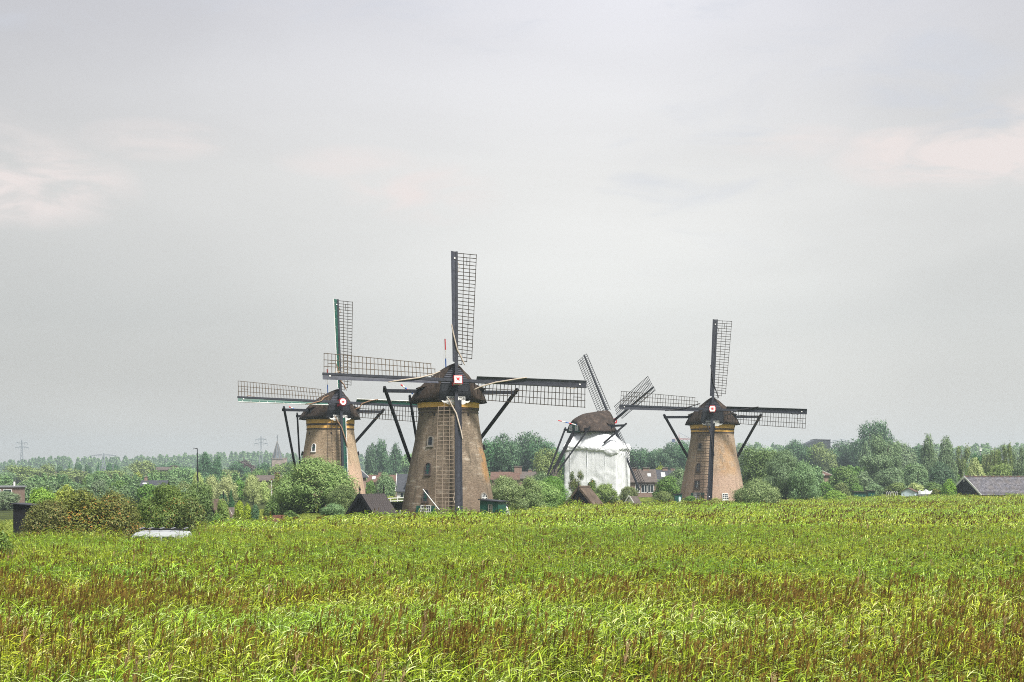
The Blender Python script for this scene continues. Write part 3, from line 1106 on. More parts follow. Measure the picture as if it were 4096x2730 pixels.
    nb = 9
    for i in range(nb):
        za, zb = z0 + (ztop - z0) * i / nb, z0 + (ztop - z0) * (i + 1) / nb
        wa, wb = hw(za) - 0.02, max(hw(zb) - 0.02, 0.03)
        y0_, y1_ = -n_g - 0.08, -n_g - 0.025
        MB().add([(-wa, y0_, CAP_Z + za), (wa, y0_, CAP_Z + za), (wb, y1_, CAP_Z + zb - 0.005), (-wb, y1_, CAP_Z + zb - 0.005),
                  (-wa, -n_g - 0.005, CAP_Z + za), (wa, -n_g - 0.005, CAP_Z + za), (wb, -n_g - 0.005, CAP_Z + zb - 0.005), (-wb, -n_g - 0.005, CAP_Z + zb - 0.005)],
                 [(0, 1, 2, 3), (7, 6, 5, 4), (0, 4, 5, 1), (1, 5, 6, 2), (2, 6, 7, 3), (3, 7, 4, 0)]).build('board', 'blue_grey_board', gable)
    for rr in range(2):
        za, zb = 0.22 + (z0 - 0.22) * rr / 2 + 0.015, 0.22 + (z0 - 0.22) * (rr + 1) / 2 - 0.015
        for c in range(4):
            xa = -hw(zb) * 0.97 + 2 * hw(zb) * 0.97 * c / 4 + 0.012
            xb = xa + 2 * hw(zb) * 0.97 / 4 - 0.024
            MB().slab([(xa, -n_g - 0.004, CAP_Z + za), (xb, -n_g - 0.004, CAP_Z + za), (xb, -n_g - 0.004, CAP_Z + zb), (xa, -n_g - 0.004, CAP_Z + zb)],
                      (0, -0.025, 0)).build('panel', 'black_paint', gable)
    # --- date board with scrolled ends
    if g('date'):
        zb = CAP_Z - 0.08
        prof = [(-1.52, 0.18), (-1.42, 0.02), (-1.22, -0.10), (-1.05, -0.06), (-0.95, -0.20), (-0.7, -0.26), (-0.5, -0.18), (-0.3, -0.30), (0, -0.34),
                (0.3, -0.30), (0.5, -0.18), (0.7, -0.26), (0.95, -0.20), (1.05, -0.06), (1.22, -0.10), (1.42, 0.02), (1.52, 0.18), (1.2, 0.10), (0.98, 0.14),
                (0.98, 0.56), (-0.98, 0.56), (-0.98, 0.14), (-1.2, 0.10)]
        db = MB().slab([(x, -n_g - 0.42, zb + z) for x, z in prof], (0, -0.06, 0)).build('date_board', 'white_paint', mill)
        for word, wx in zip(g('date').split(), (-0.50, 0.52)):
            le = obj('lettering', text_mesh(word, 0.42, 0.008, 'lettering'), db)
            le.location = (wx, -n_g - 0.492, zb + 0.34)
            le.rotation_euler = (R(90), 0, 0)
    # --- back gable with two small windows
    nb_ = 4.28
    sec = [(x * 0.9, z * 0.93) for x, z in cap_section(-4.35)]
    poly = [(-x, nb_, CAP_Z + z) for x, z in sec] + [(x, nb_, CAP_Z + z) for x, z in reversed(sec[:-1])]
    bg_ = MB().slab(poly, (0, -0.12, 0)).build('back_gable', g('back') or 'tar_wood', mill)
    for s in (-1, 1):
        mb = MB()
        fr = lambda x, y, d: Vector((s * 0.85 - x, nb_ + d, CAP_Z + 0.75 + y))
        ring(mb, arched(0.80, 0.90, rect=True), arched(0.56, 0.66, rect=True), fr, 0.06)
        mb.beam(fr(0, -0.33, 0.03), fr(0, 0.33, 0.03), 0.06, 0.05, up=(0, 1, 0))
        mb.beam(fr(-0.28, 0.02, 0.03), fr(0.28, 0.02, 0.03), 0.06, 0.05, up=(0, 0, 1))
        wn_ = mb.build('cap_window', 'white_paint', mill)
        MB().slab([fr(x, y, 0.004) for x, y in arched(0.56, 0.66, rect=True)], (0, 0.012, 0)).build('pane', 'glass_pane', wn_)

    # --- tail: two cross beams through the cap, five poles to the winding post behind the mill
    nl, zl = -1.2, CAP_Z + 1.12
    MB().beam((-7.15, nl, zl), (7.15, nl, zl), 0.30, 0.36).build('long_cross_beam', 'blue_black_paint', mill)
    ns, zsb = 3.7, CAP_Z + 0.52
    MB().beam((-3.55, ns, zsb), (3.55, ns, zsb), 0.28, 0.34).build('short_cross_beam', 'tar_wood', mill)
    foot = Vector((0, 11.2, 1.0))
    MB().beam((0, 3.9, CAP_Z + 0.75), foot + Vector((0, 0.4, -0.5)), 0.42, 0.46).build('tail_pole', 'tar_wood', mill)
    for s in (-1, 1):
        top = Vector((s * 6.9, nl - 0.1, zl))
        d = (top - (foot + Vector((s * 0.25, 0, 0)))).normalized()
        end = foot + Vector((s * 0.25, 0, 0))
        if g('brace_cut'):
            end = top.lerp(end, g('brace_cut'))
        MB().beam(top + d * 0.55, end, 0.26, 0.30).build('long_brace', 'tar_wood', mill)
        top = Vector((s * 3.4, ns, zsb))
        fo = foot + Vector((s * 0.22, 0, 0.4))
        d = (top - fo).normalized()
        MB().beam(top + d * 0.5, fo, 0.22, 0.26).build('short_brace', 'tar_wood', mill)
    MB().beam(foot + Vector((-1.5, -1.0, 1.9)), foot + Vector((1.5, -1.0, 1.9)), 0.16, 0.2).build('winding_bar', 'tar_wood', mill)
    # thatch hoods where the long beam leaves the cap
    for s in (-1, 1):
        sec = cap_section(1.2)
        xw = float(np.interp(1.3, [q[1] for q in sec], [q[0] for q in sec]))
        MB().box((s * (xw - 0.2), nl, CAP_Z + 1.1), (1.0, 0.95, 0.85)).build('beam_opening', 'tar_wood', mill)
        y_a, y_b = nl - 0.75, nl + 0.75
        MB().add([(s * (xw - 0.95), y_a, CAP_Z + 1.98), (s * (xw + 0.42), y_a + 0.12, CAP_Z + 1.48), (s * (xw + 0.42), y_b - 0.12, CAP_Z + 1.48), (s * (xw - 0.95), y_b, CAP_Z + 1.98),
                  (s * (xw - 0.95), y_a, CAP_Z + 1.80), (s * (xw + 0.40), y_a + 0.12, CAP_Z + 1.34), (s * (xw + 0.40), y_b - 0.12, CAP_Z + 1.34), (s * (xw - 0.95), y_b, CAP_Z + 1.80)],
                 [(0, 1, 2, 3), (7, 6, 5, 4), (0, 4, 5, 1), (1, 5, 6, 2), (2, 6, 7, 3), (3, 7, 4, 0)]).build('beam_hood', g('thatch'), mill)

    # --- flag poles
    def striped(name, a, b, segs, r):
        a, b = Vector(a), Vector(b)
        mb = MB()
        names = []
        for (f0, f1, mt) in segs:
            if mt not in names:
                names.append(mt)
            mb.tube([a.lerp(b, f0), a.lerp(b, f1)], r, 6, names.index(mt))
        mb.build(name, names, mill)
    if g('pole'):
        striped('flag_pole', (-0.1, 0.7, 14.9), (-0.1 + g('pole_lean'), 0.7, 18.75),
                [(0, 0.26, 'blue_paint'), (0.26, 0.46, 'blue_paint'), (0.46, 0.70, 'white_paint'), (0.70, 1.0, 'red_paint')], 0.065)
        MB().tube([(-0.38, 0.7, 15.0), (-0.30 + g('pole_lean'), 0.7, 18.7)], 0.016, 4).build('halyard', 'white_paint', mill)
    a_, b_ = g('boom')
    striped('cap_boom', a_, b_, [(0, 0.16, 'blue_paint'), (0.16, 0.36, 'white_paint'), (0.36, 0.50, 'red_paint'), (0.50, 0.66, 'blue_paint'), (0.66, 0.84, 'white_paint'), (0.84, 1.0, 'red_paint')], 0.085)

    # --- windshaft, stocks and sails
    lean = R(9.0)
    hub = Vector((0, -4.05, 14.0))
    u = Vector((1, 0, 0))
    v = Vector((0, math.sin(lean), math.cos(lean)))
    w = Vector((0, -math.cos(lean), math.sin(lean)))
    MB().tube([hub - w * 1.6, hub - w * 0.35], 0.34, 12).build('windshaft', 'tar_wood', mill)
    red = MB()
    rot = Matrix((u, v, w)).transposed()
    L = g('arm') or 13.92
    # poll end: painted box with star
    s_ = 0.44
    fr = lambda x, y, d: hub + u * x + v * y + w * d
    red.box(hub + w * 0.12, (0.80, 0.80, 1.15), rot)
    shape = g('hub_shape')
    if shape == 'square':
        outer = [(-s_, -s_), (s_, -s_), (s_, s_), (-s_, s_)]
    elif shape == 'octagon':
        outer = [(0.50 * math.sin(math.pi * (2 * i + 1) / 8), 0.50 * math.cos(math.pi * (2 * i + 1) / 8)) for i in range(8)]
    else:
        outer = [(-0.34, -0.46), (0.34, -0.46), (0.40, -0.30), (0.47, -0.22), (0.47, 0.22), (0.38, 0.30), (0.34, 0.46), (-0.34, 0.46), (-0.38, 0.30), (-0.47, 0.22), (-0.47, -0.22), (-0.40, -0.30)]
    red.slab([fr(x, y, 0.70) for x, y in outer], w * 0.10)
    poll = red.build('poll_end', 'red_paint', mill)
    MB().slab([fr(x * 0.88, y * 0.88, 0.802) for x, y in outer], w * 0.035).build('white_plate', 'white_paint', poll)
    MB().slab([fr(x * 0.92, y * 0.92 - 0.33 if shape == 'square' else y * 0.92, 0.42) for x, y in [(-0.46, -0.16), (0.46, -0.16), (0.46, 0.1), (-0.46, 0.1)]], w * 0.18).build('white_block', 'white_paint', poll)
    MB().slab([fr(x, y + (0.06 if shape == 'square' else 0), 0.84) for x, y in star_poly(8, 0.30, 0.09, 0.0)], w * 0.02).build('star', 'red_paint', poll)
    for k in range(2):
        phi = R(turn + 90 * k)
        d = v * math.cos(phi) + u * math.sin(phi)
        off = w * (0.30 if k else -0.08)
        mb = MB()
        for s in (-1, 1):
            mb.beam(hub + off, hub + off + d * (s * L), 0.34, 0.36, up=w, w2=0.22, h2=0.20)
        mb.build('stock', 'blue_black_paint', mill)
    nbar = 31
    for k in range(4):
        phi = R(turn + 90 * k)
        d = v * math.cos(phi) + u * math.sin(phi)
        e = u * math.cos(phi) - v * math.sin(phi)
        off = w * (0.30 if k % 2 else -0.08)
        s_in, s_out = 1.85, L - 0.16

        def lat(s, x, extra=0.0):
            """point of the twisted sail: s along the arm, x across (lattice side positive)"""
            f_ = (s - s_in) / (s_out - s_in)
            tau = R(21 - 17 * f_)
            if x >= 0:
                q = e * (x * math.cos(tau)) - w * (x * math.sin(tau))
            else:
                tb = tau + R(14)
                q = e * (x * math.cos(tb)) - w * (x * math.sin(tb))
            return hub + off + d * s + q + w * extra
        half = 0.13
        W = lambda s: 1.72 + 0.30 * ((s - s_in) / (s_out - s_in)) + half
        if g('open_board'):
            mb = MB()
            mb.beam(lat(2.0, -0.62), lat(L - 0.1, -0.58), 0.10, 0.05, up=w)
            sail = mb.build('sail', 'tar_wood', mill)
        else:
            mb = MB()
            N = 12
            vs, fs = [], []
            for i in range(N + 1):
                s = 2.0 + (L - 0.02 - 2.0) * i / N
                wd = 0.44 + 0.10 * i / N
                for x, ex in ((-half, 0.02), (-half - wd * 0.5, -0.01), (-half - wd, 0.05), (-half - wd, 0.01), (-half - wd * 0.5, -0.05), (-half, -0.02)):
                    vs.append(lat(s, x, ex))
            for i in range(N):
                for q in range(6):
                    q2 = (q + 1) % 6
                    fs.append((6 * i + q, 6 * i + q2, 6 * i + 6 + q2, 6 * i + 6 + q))
            fs += [tuple(range(6)), tuple(6 * N + q for q in range(5, -1, -1))]
            mb.add(vs, fs)
            sail = mb.build('sail', g('board'), mill)
            if g('edge'):
                MB().tube([lat(2.0 + (L - 2.02) * i / N, -half - (0.44 + 0.10 * i / N) - 0.035, 0.03) for i in range(N + 1)], 0.055, 4).build('edge_strip', g('edge'), sail)
                for i in range(11):
                    s = 2.6 + (L - 3.2) * i / 10
                    MB().tube([lat(s, -half - 0.30, 0.055), lat(s, -half - 0.56, 0.085)], 0.018, 4).build('edge_clip', 'white_paint', sail)
            p = lat(L - 0.75, -half - 0.10, 0.06)
            MB().tube([p, p + w * 0.03], 0.085, 8).build('tip_bolt', 'white_paint', sail)
        lath_mat = (g('laths') or {}).get(k, g('lath'))
        # laths: cross bars and three long ones, the inner bars stepped back
        for i in range(nbar):
            s = s_out - (s_out - s_in) * i / (nbar - 1)
            left = nbar - 1 - i
            x1 = W(s) * (1.0 if left > 1 else (0.68 if left == 1 else 0.36)) + 0.05
            x0 = -0.62 if g('open_board') and s > 2.1 else 0.06
            mb = MB()
            mb.beam(lat(s, 0.0 if x0 < 0 else x0, 0.0), lat(s, x1), 0.062, 0.05, up=w)
            if x0 < 0:
                mb.beam(lat(s, x0), lat(s, 0.0), 0.062, 0.05, up=w)
            mb.build('cross_bar', lath_mat, sail)
        ds = (s_out - s_in) / (nbar - 1)
        for j, fx in enumerate((0.36, 0.68, 1.0)):
            s0 = s_in + (0, ds, 2 * ds)[j] - 0.06
            N = 8
            mb = MB()
            for i in range(N):
                sa, sb = s0 + (s_out + 0.05 - s0) * i / N, s0 + (s_out + 0.05 - s0) * (i + 1) / N
                mb.beam(lat(sa, W(sa) * fx, 0.045), lat(sb, W(sb) * fx, 0.045), 0.06, 0.045, up=w)
            mb.build('long_lath', lath_mat, sail)
        mb = MB()
        mb.beam(lat(s_out - 3.2 * ds, W(s_out) * 0.52, 0.05), lat(s_out - 0.9 * ds, W(s_out) * 0.52, 0.05), 0.06, 0.045, up=w)
        mb.build('long_lath', lath_mat, sail)
        # the cloth, rolled up and tied across the inner part
        if g('cloth'):
            sa = (6.0, 6.4, 5.8, 7.2)[k] if not g('cloth_s') else g('cloth_s')[k]
            ctrl = [(sa, -half - 0.55, 0.07), (sa - 0.9, -half - 0.36, 0.14), (sa * 0.52 + 0.2, 0.05, 0.22), (2.5, 0.55, 0.24), (1.75, 0.95, 0.30)]
            pts, rad = [], []
            for i in range(len(ctrl) - 1):
                for q in range(4):
                    f_ = q / 4
                    c_ = [ctrl[i][z] * (1 - f_) + ctrl[i + 1][z] * f_ for z in range(3)]
                    pts.append(lat(*c_))
                    rad.append(0.055 + 0.030 * math.sin(math.pi * (i + f_) / 4.0))
            pts.append(lat(*ctrl[-1]))
            rad.append(0.03)
            MB().tube(pts, rad, 6).build('rolled_sailcloth', g('cloth'), sail, smooth=True)
            MB().tube([lat(L - 1.2, 0.16, 0.06), lat(L - 1.6, 0.30, 0.08), lat(L - 2.3, 0.14, 0.06)], [0.05, 0.03, 0.02], 5).build('cloth_end', g('cloth'), sail)
    return mill


PSI2, PSI1, PSI4, PSI3 = 11.8, 20.0, 0.0, 127.5
windmill('large dark brick windmill in the centre with red star on a square poll end', 1793.7, 164.6, PSI2, 2.0, dict(
    brick='brick_grey_brown', thatch='thatch_dark', date='ANNO 1738', hub_shape='square', board='blue_grey_board', lath='sail_lath', laths={2: 'sail_lath_pale', 3: 'sail_lath_tan'}, arm=13.82, cloth='pale_sailcloth',
    bands=[('ochre_band', 11.38, 11.92, 0.10, 'ochre_paint'), ('brick_course', 11.14, 11.36, 0.07, 'dark_brick_course'), ('brick_course', 10.82, 10.92, 0.045, 'dark_brick_course')],
    holes=[(a - PSI2, 10.62) for a in (-60, -27, 5, 40)], blocks=[(80 - PSI2, 7.3)],
    windows=[dict(ang=-31 - PSI2, z=7.85, w=0.50, h=0.88, frame='grey_stone'), dict(ang=-30.3 - PSI2, z=5.0, w=0.52, h=1.15, frame='dark_brick_course', sash='green_paint'),
             dict(ang=-29.8 - PSI2, z=2.22, w=0.54, h=1.15, frame='dark_brick_course', sash='green_paint'),
             dict(ang=-28 - PSI2, z=0.62, w=1.05, h=1.1, frame='white_paint', rect=True, bars=(4, 3), sash='white_paint', shutters=('green_paint', 0.55)),
             dict(ang=51 - PSI2, z=2.0, w=0.9, h=0.9, frame='grey_stone', sash='white_paint', bars=(3, 1))],
    pole=True, pole_lean=-0.12, boom=((-3.3, 2.6, 13.0), (-4.5, 3.2, 14.0)), cloth_s=(5.9, 7.3, 6.2, 7.2)))
windmill('tan brick windmill with green and white sail boards behind the willow', 1321.6, 210.7, PSI1, 1.6, dict(
    brick='brick_tan', thatch='thatch_dark', date='ANNO 1738', hub_shape='octagon', board='green_paint', edge='white_paint', lath='sail_lath', laths={3: 'sail_lath_tan'}, arm=14.15, cloth='brown_sailcloth',
    bands=[('ochre_band', 11.35, 11.92, 0.09, 'ochre_paint'), ('brick_course', 11.10, 11.33, 0.07, 'dark_brick_course'), ('ochre_band', 10.72, 11.08, 0.04, 'ochre_paint'), ('brick_course', 10.55, 10.68, 0.055, 'dark_brick_course')],
    holes=[(a - PSI1, 10.0) for a in (-58, 2, 62)], blocks=[(-84 - PSI1, 7.4), (84 - PSI1, 7.4)],
    windows=[dict(ang=-38 - PSI1, z=8.1, w=0.52, h=0.95, frame='white_paint', sash='green_paint', bars=(0, 1))],
    pole=True, pole_lean=-0.12, boom=((-3.4, 2.8, 13.1), (-4.6, 3.6, 13.7)), cloth_s=(5.2, 5.0, 6.0, 5.2)))
windmill('pinkish tan brick windmill on the far right with white notched poll end', 2849.6, 231.8, PSI4, 2.9, dict(
    brick='brick_pink_tan', thatch='thatch_dark', date='ANNO 1738', hub_shape='notched', board='blue_black_paint', lath='sail_lath', arm=13.55, cloth='dark_sailcloth',
    bands=[('ochre_band', 11.35, 11.92, 0.10, 'ochre_paint'), ('brick_course', 11.15, 11.33, 0.08, 'dark_brick_course'), ('ochre_band', 10.85, 11.13, 0.045, 'ochre_paint'), ('brick_course', 10.68, 10.82, 0.06, 'dark_brick_course')],
    holes=[(a - PSI4, 10.25) for a in (-70, -35, 45)], blocks=[(-80, 7.4), (82, 7.4)],
    windows=[dict(ang=-31 - PSI4, z=8.7, w=0.50, h=0.85, frame='grey_stone'), dict(ang=-30 - PSI4, z=5.6, w=0.52, h=1.2, frame='dark_brick_course', sash='grey_stone'),
             dict(ang=-29 - PSI4, z=3.1, w=0.75, h=1.1, frame='dark_brick_course', rect=True, sash='white_paint', bars=(1, 1)),
             dict(ang=-27 - PSI4, z=1.3, w=0.95, h=1.15, frame='white_paint', rect=True, bars=(4, 3), sash='white_paint', shutters=('green_paint', 0.5)),
             dict(ang=22.5 - PSI4, z=1.35, w=0.75, h=0.8, frame='white_paint', rect=True, bars=(2, 2), sash='white_paint')],
    pole=False, boom=((-2.4, 4.0, 12.9), (-2.6, 5.0, 13.4)), cloth_s=(6.6, 6.6, 6.8, 6.8)))
M3 = windmill('windmill seen from behind with thatched cap over a white tarpaulin', 2374.0, 272.0, PSI3, 24.3, dict(
    hide_wall=True, thatch='thatch_patchy', date=None, hub_shape='octagon', lath='tar_wood', open_board=True, cloth=None, back='green_paint', arm=13.3, brace_cut=0.25,
    pole=False, boom=((-1.0, 3.9, 13.1), (0.4, 7.3, 13.95))))

# ------------------------------------------------------------------ tarpaulin round the scaffold of the third mill
X3, D3 = ax(2374.0, 272.0), 272.0


def square_r(a, half):
    c, s = abs(math.cos(a)), abs(math.sin(a))
    return half / max(c, s)


na, nz_ = 200, 64
vs = []
rg = random.Random(5)
for i in range(nz_ + 1):
    f_ = i / nz_
    for k in range(na):
        a = 2 * math.pi * k / na
        sq = square_r(a - R(-18), 4.65)
        sq = min(sq, 6.5)
        if f_ < 0.80:                                  # hanging sheets
            z = -0.3 + (9.45 + 0.3) * f_ / 0.80
            r = sq * (1.0 + 0.03 * (1 - f_ / 0.8))
        else:                                          # sloping top up to the cap
            t = (f_ - 0.80) / 0.20
            z = 9.45 + (11.95 - 9.45) * (t ** 0.9)
            r = sq * (1 - t) + 3.35 * t
            cx = -0.7 * t
            if a > 0.9 and a < 4.0:
                z += 0.9 * math.sin(math.pi * t) * (1 - t)
        p = Vector((r * math.cos(a) + (cx if f_ >= 0.80 else 0.0), r * math.sin(a), z))
        out = Vector((math.cos(a), math.sin(a), 0))
        arc = a * 5.2
        fold = 0.035 * noise.noise(Vector((arc * 2.6, z * 0.12, 1.0))) + 0.05 * noise.noise(Vector((arc * 0.9, z * 0.35, 4.0)))
        hem = math.exp(-((z - (8.9 + 0.8 * math.sin(arc * 0.35))) / 0.7) ** 2)
        crump = hem * 0.14 * (0.6 + noise.fractal(Vector((arc * 1.5, z * 2.2, 7.0)), 0.8, 2.1, 4))
        diag = math.exp(-((z - 4.0 - 0.9 * math.sin(arc * 0.8)) / 1.4) ** 2) * 0.09 * noise.noise(Vector((arc * 0.8 + z * 0.8, z * 0.9 - arc * 0.4, 2.0)))
        top_f = 0.05 * noise.noise(Vector((arc * 3.0, z * 0.6, 11.0))) if f_ >= 0.8 else 0
        p += out * (fold + crump + diag + top_f)
        p.z += 0.15 * crump
        vs.append(p)
fs = [(i * na + k, i * na + (k + 1) % na, (i + 1) * na + (k + 1) % na, (i + 1) * na + k) for i in range(nz_) for k in range(na)]
tarp = thing('tarpaulin', 'crumpled white tarpaulin wrapped round the scaffolded mill tower', 'tarpaulin', (X3 + 0.7, D3, 0))
MB().add(vs, fs).build('sheet', 'tarpaulin_white', tarp, smooth=True)
# the upper sheet gathered in a crumpled band under the shoulder
nb2, mz = 320, 10
vs, fs = [], []
for i in range(mz + 1):
    for k in range(nb2):
        a = 2 * math.pi * k / nb2
        arc = a * 5.2
        r = min(square_r(a - R(-18), 4.65), 6.5)
        zt_ = 9.75 + 0.35 * math.sin(a * 2 + 0.6)
        zb_ = 8.75 + 0.55 * noise.noise(Vector((arc * 0.45, 2, 2))) + 0.45 * noise.noise(Vector((arc * 1.6, 5, 2))) - 0.9 * math.exp(-((a - 5.05) / 0.22) ** 2)
        z = zb_ + (zt_ - zb_) * i / mz
        ridge = 1.0 - 2.0 * abs(noise.noise(Vector((arc * 1.9 + 1.2 * noise.noise(Vector((z * 2, arc, 0))), z * 2.4, 5))))
        bulge = math.sin(math.pi * min(1.0, i / mz * 1.05)) ** 0.6
        rr = r - 0.25 * max(0, z - 9.45) + 0.04 + bulge * (0.14 + 0.16 * ridge)
        vs.append(Vector((rr * math.cos(a), rr * math.sin(a), z)))
fs = [(i * nb2 + k, i * nb2 + (k + 1) % nb2, (i + 1) * nb2 + (k + 1) % nb2, (i + 1) * nb2 + k) for i in range(mz) for k in range(nb2)]
MB().add(vs, fs).build('bunched_hem', 'tarpaulin_white', tarp, smooth=True)
# overlapping sheet edges and lashings
for k in range(0, 4):
    for q in range(3):
        a = R(-18 + 90 * k - 45 + (0.5, 31.0, 66.0)[q] + 7.0 * (k % 2))
        r = min(square_r(a + R(18), 4.65), 6.5)
        c0 = Vector((r * math.cos(a), r * math.sin(a), 0)) * 1.012
        tx = Vector((-math.sin(a), math.cos(a), 0))
        pts = [c0 + tx * (0.05 * noise.noise(Vector((z, a * 9, 2)))) + c0.normalized() * (0.02 + 0.05 * noise.noise(Vector((z * 1.7, a * 5, 9)))) + Vector((0, 0, z)) for z in np.linspace(0.0, 9.3, 14)]
        MB().tube(pts, [0.05 + 0.03 * noise.noise(Vector((i_ * 0.8, a, 3))) for i_ in range(14)], 5).build('sheet_edge', 'tarpaulin_white', tarp)


# ------------------------------------------------------------------ sheds, houses and other buildings
def gable_shed(name, label, category, px_c, D, width, length, z_eave, z_ridge, rz, wall, roof, planks=0, finials=False, barge=None, overhang=0.25, z0=-0.5, group=None, ridge_mat=None, thick=0.12, shingles=None):
    """small gabled shed; local -Y is its front gable, the ridge runs back along +Y"""
    t = thing(name, label, category, (ax(px_c, D), D, 0), rz, group)
    hw, L = width / 2, length
    slope = (z_ridge - z_eave) / hw
    mb = MB()
    mb.slab([(-hw, 0, z0), (hw, 0, z0), (hw, 0, z_eave), (0, 0, z_ridge - 0.05), (-hw, 0, z_eave)], (0, L, 0))
    mb.build('wall', wall, t)
    if planks:
        for i in range(planks):
            za, zb = z0 + 0.4 + (z_ridge - 0.25 - z0 - 0.4) * i / planks, z0 + 0.4 + (z_ridge - 0.25 - z0 - 0.4) * (i + 1) / planks
            f = lambda z: hw - 0.02 if z <= z_eave else max(0.02, (z_ridge - z) / slope - 0.05)
            MB().add([(-f(za), -0.05, za), (f(za), -0.05, za), (f(zb), -0.015, zb), (-f(zb), -0.015, zb), (-f(za), -0.003, za), (f(za), -0.003, za), (f(zb), -0.003, zb), (-f(zb), -0.003, zb)],
                     [(0, 1, 2, 3), (7, 6, 5, 4), (0, 4, 5, 1), (1, 5, 6, 2), (2, 6, 7, 3), (3, 7, 4, 0)]).build('plank', wall, t)
    oh = overhang
    nrm = Vector((slope, 0, 1)).normalized()
    rf = MB()
    for s in (-1, 1):
        n_ = Vector((s * nrm.x, 0, nrm.z))
        e_z = z_ridge - slope * (hw + oh)
        rf.slab([(s * 0.002, -oh, z_ridge), (s * (hw + oh), -oh, e_z), (s * (hw + oh), L + oh, e_z), (s * 0.002, L + oh, z_ridge)], n_ * thick)
    roof_o = rf.build('roof', roof, t)
    if shingles:
        rows, cols = shingles
        s = 1
        n_ = Vector((nrm.x, 0, nrm.z))
        dn = Vector((1, 0, -slope)).normalized()
        ln = math.hypot(hw + oh, slope * (hw + oh))
        rw, cw = ln / rows, (L + 2 * oh) / cols
        sh = MB().box((0, 0, 0), (rw * 1.04, cw * 0.94, 0.035)).mesh('shingle', roof)
        rg_ = random.Random(3)
        for i in range(rows):
            for j in range(cols):
                o = obj('shingle', sh, roof_o)
                p = Vector((0, -oh, z_ridge)) + dn * (rw * (i + 0.5)) + Vector((0, cw * (j + 0.5), 0)) + n_ * (thick + 0.035 + 0.025 * rg_.random())
                o.location = p
                o.rotation_euler = (rg_.uniform(-0.02, 0.02), math.atan(slope) + 0.11 + rg_.uniform(-0.03, 0.03), rg_.uniform(-0.012, 0.012))
    if barge:
        for s in (-1, 1):
            MB().beam((s * 0.05, -oh - 0.04, z_ridge + 0.06), (s * (hw + oh), -oh - 0.04, z_ridge - slope * (hw + oh) + 0.06), 0.06, barge[1], up=(0, 0, 1)).build('bargeboard', barge[0], t)
    if ridge_mat:
        MB().tube([(0, -oh - 0.03, z_ridge + thick), (0, L + oh + 0.03, z_ridge + thick)], 0.16, 7).build('ridge_cap', ridge_mat, t)
    if finials:
        for y in (-oh, L + oh):
            MB().tube([(0, y, z_ridge - 0.3), (0, y, z_ridge + 0.45), (0, y, z_ridge + 0.52), (0, y, z_ridge + 0.66), (0, y, z_ridge + 0.95)], [0.06, 0.05, 0.11, 0.07, 0.015], 7).build('finial', finials, t)
    return t


gable_shed('boathouse', 'black plank boathouse with shingled roof in front of the willow', 'shed', 1446, 149.0, 3.1, 3.2, 0.55, 2.42, R(-33), 'tar_wood', 'shingle_roof',
           planks=6, finials='tar_wood', barge=('tar_wood', 0.30), z0=-0.8, shingles=(10, 12))
gable_shed('thatched_shed', 'low thatched shed with black gable in the reeds before the tarpaulin', 'shed', 2318, 207.0, 3.3, 2.6, 0.75, 2.62, R(-28), 'tar_wood', 'thatch_pale',
           planks=7, finials='tar_wood', overhang=0.35, thick=0.28, z0=-0.6, ridge_mat='thatch_pale')
gable_shed('hut', 'black thatched hut with two finials between the autumn bushes', 'shed', 840, 165.0, 1.9, 1.9, 0.25, 1.75, R(-30), 'tar_wood', 'thatch_pale',
           planks=5, finials='tar_wood', overhang=0.25, thick=0.16, z0=-1.0)
gable_shed('small_shed', 'tiny white gabled shed with brown roof beside the yellow bushes', 'shed', 914, 172.0, 1.2, 1.2, 0.1, 0.8, R(-38), 'white_paint', 'brown_tile_roof', overhang=0.12, z0=-1.0, thick=0.06, barge=('white_paint', 0.14))
gable_shed('small_shed', 'low white-edged shed half hidden right of the thatched shed', 'shed', 2519, 214.0, 1.7, 1.5, 0.5, 1.55, R(-42), 'white_paint', 'brown_tile_roof', overhang=0.12, z0=-0.6, thick=0.06, barge=('white_paint', 0.16))
# rusty hut at the foot of the willow
t = thing('hut', 'stone hut with rusty corrugated roof at the foot of the willow', 'hut', (ax(1107, 138), 138, 0), R(10))
MB().box((0, 0.6, -0.55), (0.85, 1.1, 1.3)).build('wall', 'brown_render', t)
rt = MB()
for i in range(14):
    x = -0.62 + 1.24 * i / 13
    rt.tube([(x * 0.8, -0.25, 0.10), (x * 0.8 + 0.24, 1.2, 0.72)], 0.05, 6)
rt.build('corrugated_roof', 'rusty_sheet', t)
MB().box((-0.95, 0.2, -0.1), (0.16, 0.1, 1.5)).build('rusty_post', 'rusty_sheet', t)
MB().tube([(0.05, -0.2, -1.0), (0.05, -0.2, 0.35)], 0.03, 6).build('downpipe', 'grey_metal', t)

# black shed at the left margin
t = thing('tarred_shed', 'black tarred shed with sloping roof behind the autumn bush', 'shed', (ax(58, 113), 113, 0), R(-6))
MB().add([(-0.1, 0, -1.2), (1.5, 0, -1.2), (1.5, 0, 2.0), (-0.1, 0, 2.15), (-0.1, 2.0, -1.2), (1.5, 2.0, -1.2), (1.5, 2.0, 2.0), (-0.1, 2.0, 2.15)],
         [(0, 1, 2, 3), (7, 6, 5, 4), (0, 4, 5, 1), (1, 5, 6, 2), (3, 2, 6, 7), (0, 3, 7, 4)]).build('wall', 'tar_wood', t)
MB().slab([(-0.2, -0.2, 2.17), (1.65, -0.2, 2.01), (1.65, 2.2, 2.01), (-0.2, 2.2, 2.17)], (0, 0, 0.06)).build('roof', 'black_paint', t)
MB().box((0.75, -0.04, -0.55), (1.5, 0.06, 0.35)).build('rusty_plinth', 'rusty_sheet', t)
